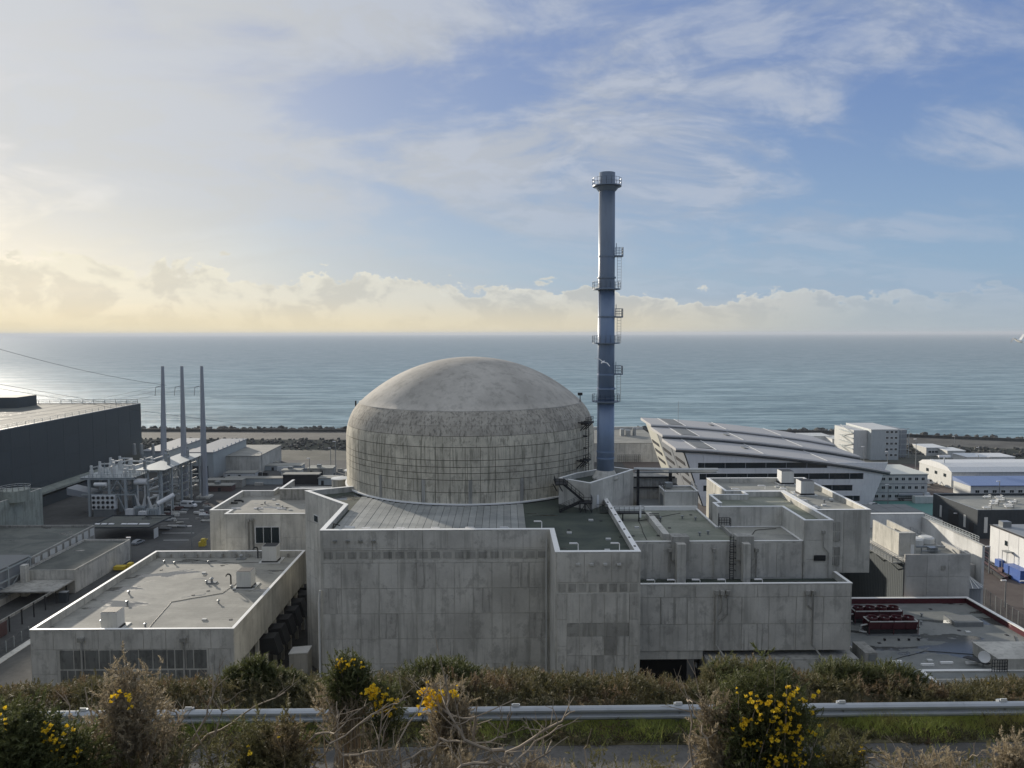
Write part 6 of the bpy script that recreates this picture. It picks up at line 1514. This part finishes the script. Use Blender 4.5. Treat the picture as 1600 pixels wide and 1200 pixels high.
# blossom mesh
def blossom_mesh():
    mb = MB()
    for k, (a, el, L, w_) in enumerate(((0, 1.1, .028, .011), (2.1, .8, .024, .010), (4.2, .8, .024, .010), (1.0, .35, .018, .008), (3.2, .3, .018, .008))):
        d = Vector((math.cos(a)*math.cos(el), math.sin(a)*math.cos(el), math.sin(el))); s = d.cross(Vector((0, 0, 1))).normalized()*w_; nrm = s.cross(d).normalized()*.004
        v = [(0, 0, 0), d*L*.6+s, d*L, d*L*.6-s, d*L*.55+nrm]; mb.add(v, [(0, 1, 4), (1, 2, 4), (2, 3, 4), (3, 0, 4)])
    me = mb.mesh('blossom'); me.materials.append(M['blossom']); return me
BM = blossom_mesh()
def gorse(px, py, Y, spec, label, m='gorse', n=1400, flowers=0, fl_top=.6, seed=1, name='gorse_bush', fbias=None, ssc=1., extra=None, gz=None):
    """spec: shoots end inside ellipses given as pixel offsets (dx, dy up, half width, half height) at depth Y"""
    r_ = np.random.default_rng(seed); k = Y/1200.*1.08; cx, cz = V(px, py, Y)
    gz = gz if gz is not None else (64.9-(Y-4)*.3 if Y < 7 else 59.5)
    t = Thing(name, label, 'bush', (cx, Y, gz)); off = np.array(t.loc)
    def ends(sp, cnt):
        A = np.array(sp, float); wt = A[:, 2]*A[:, 3]; i_ = r_.choice(len(A), cnt, p=wt/wt.sum()); a = r_.uniform(0, 6.28, cnt); u = r_.random(cnt)**.42
        ex = A[i_, 0]*.92+A[i_, 2]*.8*u*np.cos(a); ez = A[i_, 1]-4+A[i_, 3]*.85*u*np.sin(a); ey = r_.uniform(-.75, .75, cnt)*A[i_, 2]
        return np.stack([cx+ex*k, Y+ey*k, cz+ez*k], 1)
    def grow(sp, cnt, mname, pname, stems=True, reach=.23):
        nb = max(6, int(cnt/30)); E_ = ends(sp, nb); P = []; D = []; mb = MB(); T = []
        root = np.stack([cx+(E_[:, 0]-cx)*.45+r_.normal(size=nb)*.06, np.full(nb, Y)+r_.normal(size=nb)*.08, np.full(nb, gz-.1)], 1)
        for b_ in range(nb):
            e, o_ = E_[b_], root[b_]; mid = o_*.4+e*.6+np.array([(o_[0]-e[0])*.25, 0, .04])+r_.normal(size=3)*.03
            L = np.linalg.norm(e-o_); lo = max(0., 1-reach*(.7+.8*r_.random())/L); q = int(34*(.6+.8*r_.random()))
            u = lo+(1-lo)*r_.random(q)**.8; pt = ((1-u)**2)[:, None]*o_+(2*u*(1-u))[:, None]*mid+(u**2)[:, None]*e
            tg = e-mid; tg = tg/np.linalg.norm(tg); wdt = (1-u)*1.1+.012
            P.append(pt+r_.normal(size=(q, 3))*.028*(1+wdt[:, None])); D.append(tg*.55+r_.normal(size=(q, 3))*.7+[0, 0, .25]); T.append((e, tg))
            if stems and b_ % 3 == 0: mb.tube([o_, o_*.2+mid*.8, mid*.4+e*.6, e], [.009, .006, .004, .0015], 4)
        P = np.concatenate(P); D = np.concatenate(D); c = len(P); Sc = (.35+1.3*r_.random(c)**4)*ssc
        Vv, Ff = scatter(P-off, D, Sc, 32, .085, .0034, .032, seed=seed+len(mname)); me = nmesh(pname, Vv, Ff); me.materials.append(M[mname])
        o = bpy.data.objects.new(pname, me); COL.objects.link(o); o.parent = t.o; o['kind'] = 'stuff'
        if stems and mb.v: t.part('stem', mb, 'bark', kind='stuff')
        return T
    T = grow(spec, n, m, 'foliage')
    if extra: grow(extra[1], extra[2], extra[0], 'dry_foliage')
    if flowers:
        FE = ends(fbias or spec, max(3, flowers//2)); cnt = 0; rmax = max(q[2] for q in spec)
        for e in FE:
            tg = np.array([r_.normal()*.4, -.3, 1.]); tg /= np.linalg.norm(tg); ln = r_.uniform(.03, .12); e = np.array([e[0], Y-k*rmax*(.55+.35*r_.random())*math.sqrt(max(.05, 1-min(1, abs(e[0]-cx)/(k*rmax*1.3))**2)), e[2]])
            for q in range(int(r_.integers(1, 5))):
                if cnt >= flowers: break
                p = e-tg*ln*r_.random()+r_.normal(size=3)*.012; s_ = r_.uniform(.45, 1.1)*Y/5
                o = bpy.data.objects.new('blossom', BM); COL.objects.link(o); o.parent = t.o; o.location = p-off; o.scale = (s_, s_, s_); o.rotation_euler = (r_.uniform(-.3, 1.2), r_.uniform(-.6, .6), r_.uniform(0, 6.28)); cnt += 1
    return t
def bare(pts_list, Y, label, seed, name='bare_shrub', r0=.009, tw=5):
    """bare branches from pixel polylines"""
    rt_ = random.Random(seed); first = V(*pts_list[0][0], Y); t = Thing(name, label, 'shrub', (first[0], Y, 64.6))
    for pl in pts_list:
        P = [Vector((V(a, b_, Y)[0], Y+rt_.uniform(-.15, .15), V(a, b_, Y)[1])) for a, b_ in pl]
        Q = []
        for p, q in zip(P[:-1], P[1:]):
            for u in (0, .25, .5, .75): Q.append(p.lerp(q, u)+Vector((rt_.uniform(-1, 1), rt_.uniform(-1, 1), rt_.uniform(-1, 1)))*.012)
        Q.append(P[-1]); n = len(Q); br = t.part('branch', MB().tube(Q, [r0*(1-.75*i/n) for i in range(n)], 6), 'bark')
        tm = MB(); has = False
        for k in range(tw):
            i = rt_.randrange(n//4, n-1); b_ = Q[i]; d = (Q[min(i+1, n-1)]-Q[i-1]).normalized(); e = b_
            sd = Vector((rt_.uniform(-1, 1), rt_.uniform(-.6, .6), rt_.uniform(-.1, 1))).normalized(); L = rt_.uniform(.08, .26); pp = [b_]
            for s in range(3): e = e+(d*.5+sd).normalized()*L/3+Vector((rt_.uniform(-1, 1), 0, rt_.uniform(-1, 1)))*.012; pp.append(e)
            tm.tube(pp, [r0*.35, r0*.28, r0*.2, r0*.1], 4); has = True
            e2 = pp[2]+(sd+Vector((rt_.uniform(-1, 1), 0, rt_.uniform(-.5, 1)))).normalized()*L*.4; tm.tube([pp[2], e2], [r0*.22, r0*.08], 4)
        if has: t.part('twig', tm, 'bark', parent=br, kind='stuff')
    return t

gorse(195, 1120, 4.6, [(0, 52, 34, 38), (5, 20, 55, 44), (-30, 0, 40, 40), (35, -5, 45, 40), (0, -40, 75, 45), (-50, -60, 55, 45), (50, -65, 55, 50)], 'dry brown gorse bush rising highest at the lower left', 'gorse_b', 4300, 14, seed=21, ssc=.8, fbias=[(18, 62, 12, 6)])
gorse(35, 1150, 4.2, [(0, 20, 45, 30), (-30, 0, 50, 50), (30, -20, 50, 50), (70, -40, 50, 45)], 'dark green gorse with a few yellow flowers in the lower left corner', 'gorse', 6500, 60, seed=22, ssc=.85, fbias=[(-25, 65, 22, 12), (60, 20, 25, 16), (80, -10, 25, 16)])
gorse(125, 1175, 4.9, [(0, 0, 40, 40), (30, -20, 40, 40)], 'olive gorse clump left of the brown bush base', 'gorse_o', 1600, 24, seed=23, ssc=.8)
gorse(548, 1060, 5.2, [(-5, 25, 24, 20), (10, 12, 24, 20), (-8, 5, 26, 22)], 'round green gorse head with yellow tips rising above the guardrail', 'gorse', 2600, 26, seed=24, ssc=.7, fbias=[(5, 38, 26, 8)], extra=('gorse_b', [(-10, -25, 45, 25), (20, -40, 50, 22)], 1300))
gorse(600, 1085, 5., [(0, 5, 22, 24), (5, -20, 25, 22)], 'small gorse sprig covered in yellow blossom beside the round one', 'gorse', 900, 90, seed=25, ssc=.7, fbias=[(-8, 14, 20, 16), (8, -2, 20, 12)])
gorse(688, 1090, 5., [(-5, 10, 22, 22), (20, 0, 30, 26), (15, -40, 34, 34)], 'gorse sprig with bright yellow blossom just above the guardrail', 'gorse_b', 1800, 90, seed=26, ssc=.75, fbias=[(-14, 18, 16, 20), (8, 28, 22, 8)])
gorse(425, 1165, 4.6, [(0, 20, 45, 30), (-20, -10, 50, 40), (25, -10, 45, 40)], 'olive gorse clump low in front of the rail at left centre', 'gorse_o', 2600, 16, seed=27, ssc=.8)
gorse(1185, 1130, 4.4, [(0, 74, 58, 34), (-25, 34, 60, 42), (48, 30, 52, 48), (10, 0, 75, 55), (0, -50, 70, 50), (40, -70, 70, 45), (-35, -60, 40, 50)], 'large flowering gorse bush with many yellow blossoms right of centre', 'gorse', 10000, 260, seed=28, ssc=.8, fbias=[(10, 78, 75, 18), (20, 50, 70, 30), (0, 20, 65, 40), (50, 5, 40, 50), (20, -40, 60, 40), (-10, 65, 30, 14)], extra=('gorse_b', [(-75, 40, 24, 30), (-80, 0, 22, 40), (-70, -50, 26, 40)], 1100))
gorse(1320, 1180, 4.4, [(-20, 0, 30, 26), (10, 20, 20, 20)], 'small gorse sprig with few yellow buds right of the large bush', 'gorse_o', 800, 12, seed=29, ssc=.7)
gorse(1480, 1200, 4.3, [(-40, 0, 45, 20), (20, 0, 45, 18)], 'low dry gorse tuft at the bottom right', 'gorse_b', 1300, 0, seed=30, ssc=.7)
gorse(1580, 1190, 4.3, [(0, 15, 22, 30), (15, -5, 35, 30)], 'dry gorse tuft in the bottom right corner', 'gorse_b', 1300, 0, seed=31, ssc=.7)
gorse(850, 1195, 4.3, [(-50, 0, 30, 22), (0, -10, 40, 18)], 'low dry gorse sprigs at the bottom centre', 'gorse_b', 900, 4, seed=32, ssc=.6)
gorse(705, 1200, 4.3, [(0, 0, 30, 14)], 'small dry tuft at the bottom left of centre', 'gorse_b', 400, 0, seed=33, ssc=.6)
bare([[(470, 1260), (500, 1180), (520, 1150), (600, 1120), (640, 1090)], [(500, 1230), (540, 1175), (620, 1160), (660, 1100), (672, 1060)], [(560, 1260), (600, 1190), (650, 1165), (700, 1172), (712, 1195)], [(455, 1190), (490, 1160), (535, 1130), (555, 1100)], [(640, 1240), (690, 1150), (740, 1145), (790, 1165), (800, 1100)], [(526, 1200), (528, 1140), (520, 1110)], [(600, 1240), (597, 1160), (600, 1100)]], 4.6, 'tangle of bare brown branches left of centre', 41, tw=9)
bare([[(620, 1230), (680, 1190), (740, 1183), (800, 1180), (850, 1160), (880, 1140)], [(770, 1230), (790, 1175), (870, 1130), (900, 1120)], [(800, 1200), (730, 1140), (700, 1100), (698, 1060)], [(735, 1190), (745, 1130), (700, 1120)], [(780, 1250), (820, 1200), (860, 1165)]], 4.3, 'pale bare arching branches at the bottom centre', 42, r0=.012, tw=8)
bare([[(918, 1260), (917, 1180), (921, 1125)]], 4.6, 'single upright bare stick before the verge', 43, tw=1, r0=.008)
bare([[(1083, 1240), (1082, 1170), (1081, 1105), (1076, 1085)], [(1120, 1190), (1100, 1150), (1090, 1120), (1082, 1100)], [(1050, 1250), (1070, 1200), (1110, 1180), (1150, 1190)], [(1120, 1140), (1100, 1105), (1085, 1080)]], 4.4, 'bare sticks at the left side of the large gorse', 44, tw=3, r0=.009)
bare([[(1350, 1240), (1354, 1182), (1390, 1182), (1410, 1175)], [(1500, 1240), (1520, 1190), (1532, 1162)], [(1540, 1240), (1535, 1190), (1560, 1155)]], 4.4, 'thin bare twigs at the bottom right over the road', 45, tw=3, r0=.006)
gorse(300, 1185, 4.5, [(0, 0, 120, 26), (60, -10, 90, 20)], 'low dry scrub along the bottom edge beneath the brown bush', 'gorse_o', 1700, 0, seed=71, ssc=.7)
gorse(640, 1195, 4.4, [(0, -8, 150, 22), (80, -10, 90, 24)], 'low dry scrub along the bottom edge beneath the bare branches', 'gorse_b', 1700, 6, seed=72, ssc=.7)
gorse(980, 1205, 4.4, [(0, -5, 110, 14)], 'low sparse scrub at the bottom edge left of the large gorse', 'gorse_o', 700, 0, seed=73, ssc=.6)
gorse(1400, 1205, 4.4, [(0, -5, 110, 16), (150, 0, 70, 20)], 'low sparse scrub at the bottom edge right of the large gorse', 'gorse_o', 1100, 0, seed=74, ssc=.65)
bare([[(270, 1260), (290, 1180), (320, 1120), (332, 1070)], [(300, 1260), (330, 1190), (340, 1120), (350, 1060)], [(250, 1240), (300, 1170), (370, 1130), (440, 1090)], [(240, 1200), (270, 1140), (265, 1110)], [(330, 1250), (340, 1180), (300, 1130)], [(110, 1200), (140, 1130), (125, 1080)], [(150, 1220), (130, 1150), (95, 1090)], [(50, 1220), (65, 1130), (62, 1090)]], 4.8, 'bare twiggy stems around the brown bush at lower left', 46, tw=8, r0=.010)

def hedge():
    r_ = np.random.default_rng(5); n = 27000
    x = r_.uniform(-17.5, 17.5, n); y = 16.25+r_.random(n)**.95*5.6
    px = np.array([0, 150, 300, 380, 420, 470, 560, 700, 800, 900, 1000, 1080, 1200, 1320, 1400, 1500, 1600]); py = np.array([1068, 1066, 1062, 1055, 1040, 1062, 1056, 1048, 1046, 1054, 1054, 1068, 1050, 1053, 1062, 1072, 1062])+15
    sx = 800+1200*x/(y*1.0+0)-13; ty = np.interp(sx, px, py); topz = 68-(ty-521)/1200.*y*1.0
    # exact heights along the view slope
    topz = np.array([V(a, b_, c)[1] for a, b_, c in zip(sx[::1], ty[::1], y[::1])])
    bump_ = .16*np.sin(x*1.7+y)*np.sin(x*.61+2)+.10*np.sin(x*4.1+y*3)+.07*np.sin(x*9.3)
    gz = np.interp(y, [16.6, 17.2, 18.5, 20, 22, 26], [59.55, 59.55, 58.9, 58, 56.4, 53])
    top = np.minimum(topz+bump_*.8+.03, gz+np.clip(.12+(y-16.3)*.38, .1, 2.4)); front = 16.3+.1*np.sin(x*2.3)+.1*np.sin(x*5.1)
    u = r_.random(n)**.5; z = gz+(top-gz)*u; ok = y > front; P = np.stack([x, y, z], 1)[ok]; m_ = len(P)
    D = r_.normal(size=(m_, 3))*.55+[0, -.35, .9]; Vv, Ff = scatter(P, D, .9+1.3*r_.random(m_), 22, .16, .0065, .07, seed=8)
    me = nmesh('hedge', Vv, Ff); me.materials.append(M['hedge']); o = bpy.data.objects.new('gorse_hedge', me); COL.objects.link(o); tagp(o, 'long mixed gorse and bramble hedge behind the guardrail', 'hedge', None, 'stuff')
    # blossom on the hedge
    cl = [(0, 1075), (20, 1085), (405, 1045), (430, 1050), (460, 1080), (640, 1080), (735, 1055), (830, 1070), (930, 1062), (940, 1103), (1010, 1100), (1280, 1056), (1300, 1060), (1530, 1072), (1565, 1066), (1570, 1072), (1240, 1075), (860, 1065), (1380, 1090), (1450, 1100)]
    for px_, py_ in cl:
        for q in range(9):
            a, c = px_+r_.normal()*9, py_+r_.normal()*4; Y = 17.6 if py_ > 1085 else 19.; xx, zz = V(a, c, Y); o = bpy.data.objects.new('blossom', BM); COL.objects.link(o); o.location = (xx, Y-.1+r_.uniform(-.2, .1), zz); s = r_.uniform(1.5, 2.8); o.scale = (s, s, s); o.rotation_euler = (r_.uniform(-.4, 1.2), r_.uniform(-.6, .6), r_.uniform(0, 6))
            tagp(o, 'yellow gorse blossom on the hedge behind the guardrail', 'blossom', 'blossoms on the hedge')
hedge()
def back_bushes():
    for px, py, Y, sp, lb, m, sd in ((405, 1065, 17.8, [(-4, 8, 22, 13), (-32, -4, 20, 12), (28, -8, 26, 11), (52, -14, 20, 9)], 'taller dark gorse mound behind the rail at left', 'gorse', 61), (1150, 1075, 17.9, [(-10, 10, 40, 16), (40, 5, 40, 16)], 'gorse mound behind the rail left of the big bush', 'gorse_o', 62), (1340, 1075, 17.9, [(-20, 8, 50, 16), (50, 4, 50, 14)], 'dark gorse mound behind the rail at right', 'gorse', 63), (690, 1075, 18.2, [(0, 8, 60, 16)], 'dark gorse mound behind the rail before the big grey wall', 'gorse', 64)):
        r_ = np.random.default_rng(sd); cx, cz = V(px, py, Y); k = Y/1200*1.08; gz = 58.9
        t = Thing('gorse_bush', lb, 'bush', (cx, Y, gz)); ls = [(cx+a*k, Y, cz-b_*k*-1 if False else cz+b_*k*.0+b_*k, c*k, c*k*.6, d*k*1.6) for a, b_, c, d in sp]
        P, D = lumps(ls, 1500, r_); Vv, Ff = scatter(P-np.array(t.loc), D, 1.2+.9*r_.random(1500), 24, .15, .006, .07, seed=sd)
        me = nmesh('foliage', Vv, Ff); me.materials.append(M[m]); o = bpy.data.objects.new('foliage', me); COL.objects.link(o); o.parent = t.o; o['kind'] = 'stuff'
        t.part('stem', MB().tube([(cx, Y, gz-.1), (cx, Y, cz)], [.05, .02], 6), 'bark')
back_bushes()
def verge_scrub():
    r_ = np.random.default_rng(15); n = 5200; x = r_.uniform(-14, 14, n); y = RE-.02+r_.random(n)**1.5*.7+.1*np.sin(x*2.7); P = np.stack([x, y, 59.6+r_.random(n)*.16*(.6+.5*np.sin(x*3.1+y*4))], 1)
    D = r_.normal(size=(n, 3))*.9+[0, -.2, .5]; Vv, Ff = scatter(P, D, .6+.8*r_.random(n), 20, .09, .005, .06, seed=18)
    me = nmesh('verge_scrub', Vv, Ff); me.materials.append(M['hedge']); o = bpy.data.objects.new('verge_scrub', me); COL.objects.link(o); tagp(o, 'dark low scrub and dead stems along the road edge', 'scrub', None, 'stuff')
verge_scrub()
def grass():
    r_ = np.random.default_rng(9); n = 80000; x = r_.uniform(-15, 15, n); y = r_.uniform(RE-.3, 16.15, n)
    edge = RE-.03+.12*np.sin(x*1.9)+.08*np.sin(x*5.3+1); dens = np.clip((y-edge)/.6, 0.04, 1)**1.5; ok = r_.random(n) < dens; x, y = x[ok], y[ok]; n = len(x)
    h = r_.uniform(.05, .24, n)*(.5+.9*np.clip(np.sin(x*1.3)*np.sin(y*3+x)+.6, .2, 1.5)); a = r_.uniform(0, 6.28, n); ln = r_.normal(size=(n, 2))*.5
    w_ = .006; z = np.full(n, 59.6); p0 = np.stack([x-w_*np.cos(a), y-w_*np.sin(a), z], 1); p1 = np.stack([x+w_*np.cos(a), y+w_*np.sin(a), z], 1); p2 = np.stack([x+ln[:, 0]*h, y+ln[:, 1]*h, z+h], 1)
    Vv = np.stack([p0, p1, p2], 1).reshape(-1, 3); me = nmesh('verge_grass', Vv, np.arange(len(Vv)).reshape(-1, 3)); me.materials.append(M['grassb'])
    o = bpy.data.objects.new('verge_grass', me); COL.objects.link(o); tagp(o, 'short green roadside grass under the guardrail', 'grass', None, 'stuff')
grass()
struct('verge', MB().box(-60, 60, RE-.05, 17., 59.3, 59.61), 'slope')

# ================================================================== haze
HAZE = .00005
if HAZE:
    hm = bpy.data.materials.new('haze'); hm.use_nodes = True; ht = NT(hm.node_tree); ht.n.clear(); out = ht.node('ShaderNodeOutputMaterial'); pv = ht.node('ShaderNodeVolumePrincipled')
    pv.inputs['Color'].default_value = (.72, .78, .86, 1); pv.inputs['Density'].default_value = HAZE; pv.inputs['Anisotropy'].default_value = .1; ht.l.new(pv.outputs[0], out.inputs['Volume'])
    me = MB().box(-60000, 60000, -90, 46000, -15, 104).mesh('haze'); me.materials.append(hm); o = bpy.data.objects.new('haze', me); COL.objects.link(o); o['kind'] = 'stuff'; o['label'] = 'thin pale sea haze over the site'
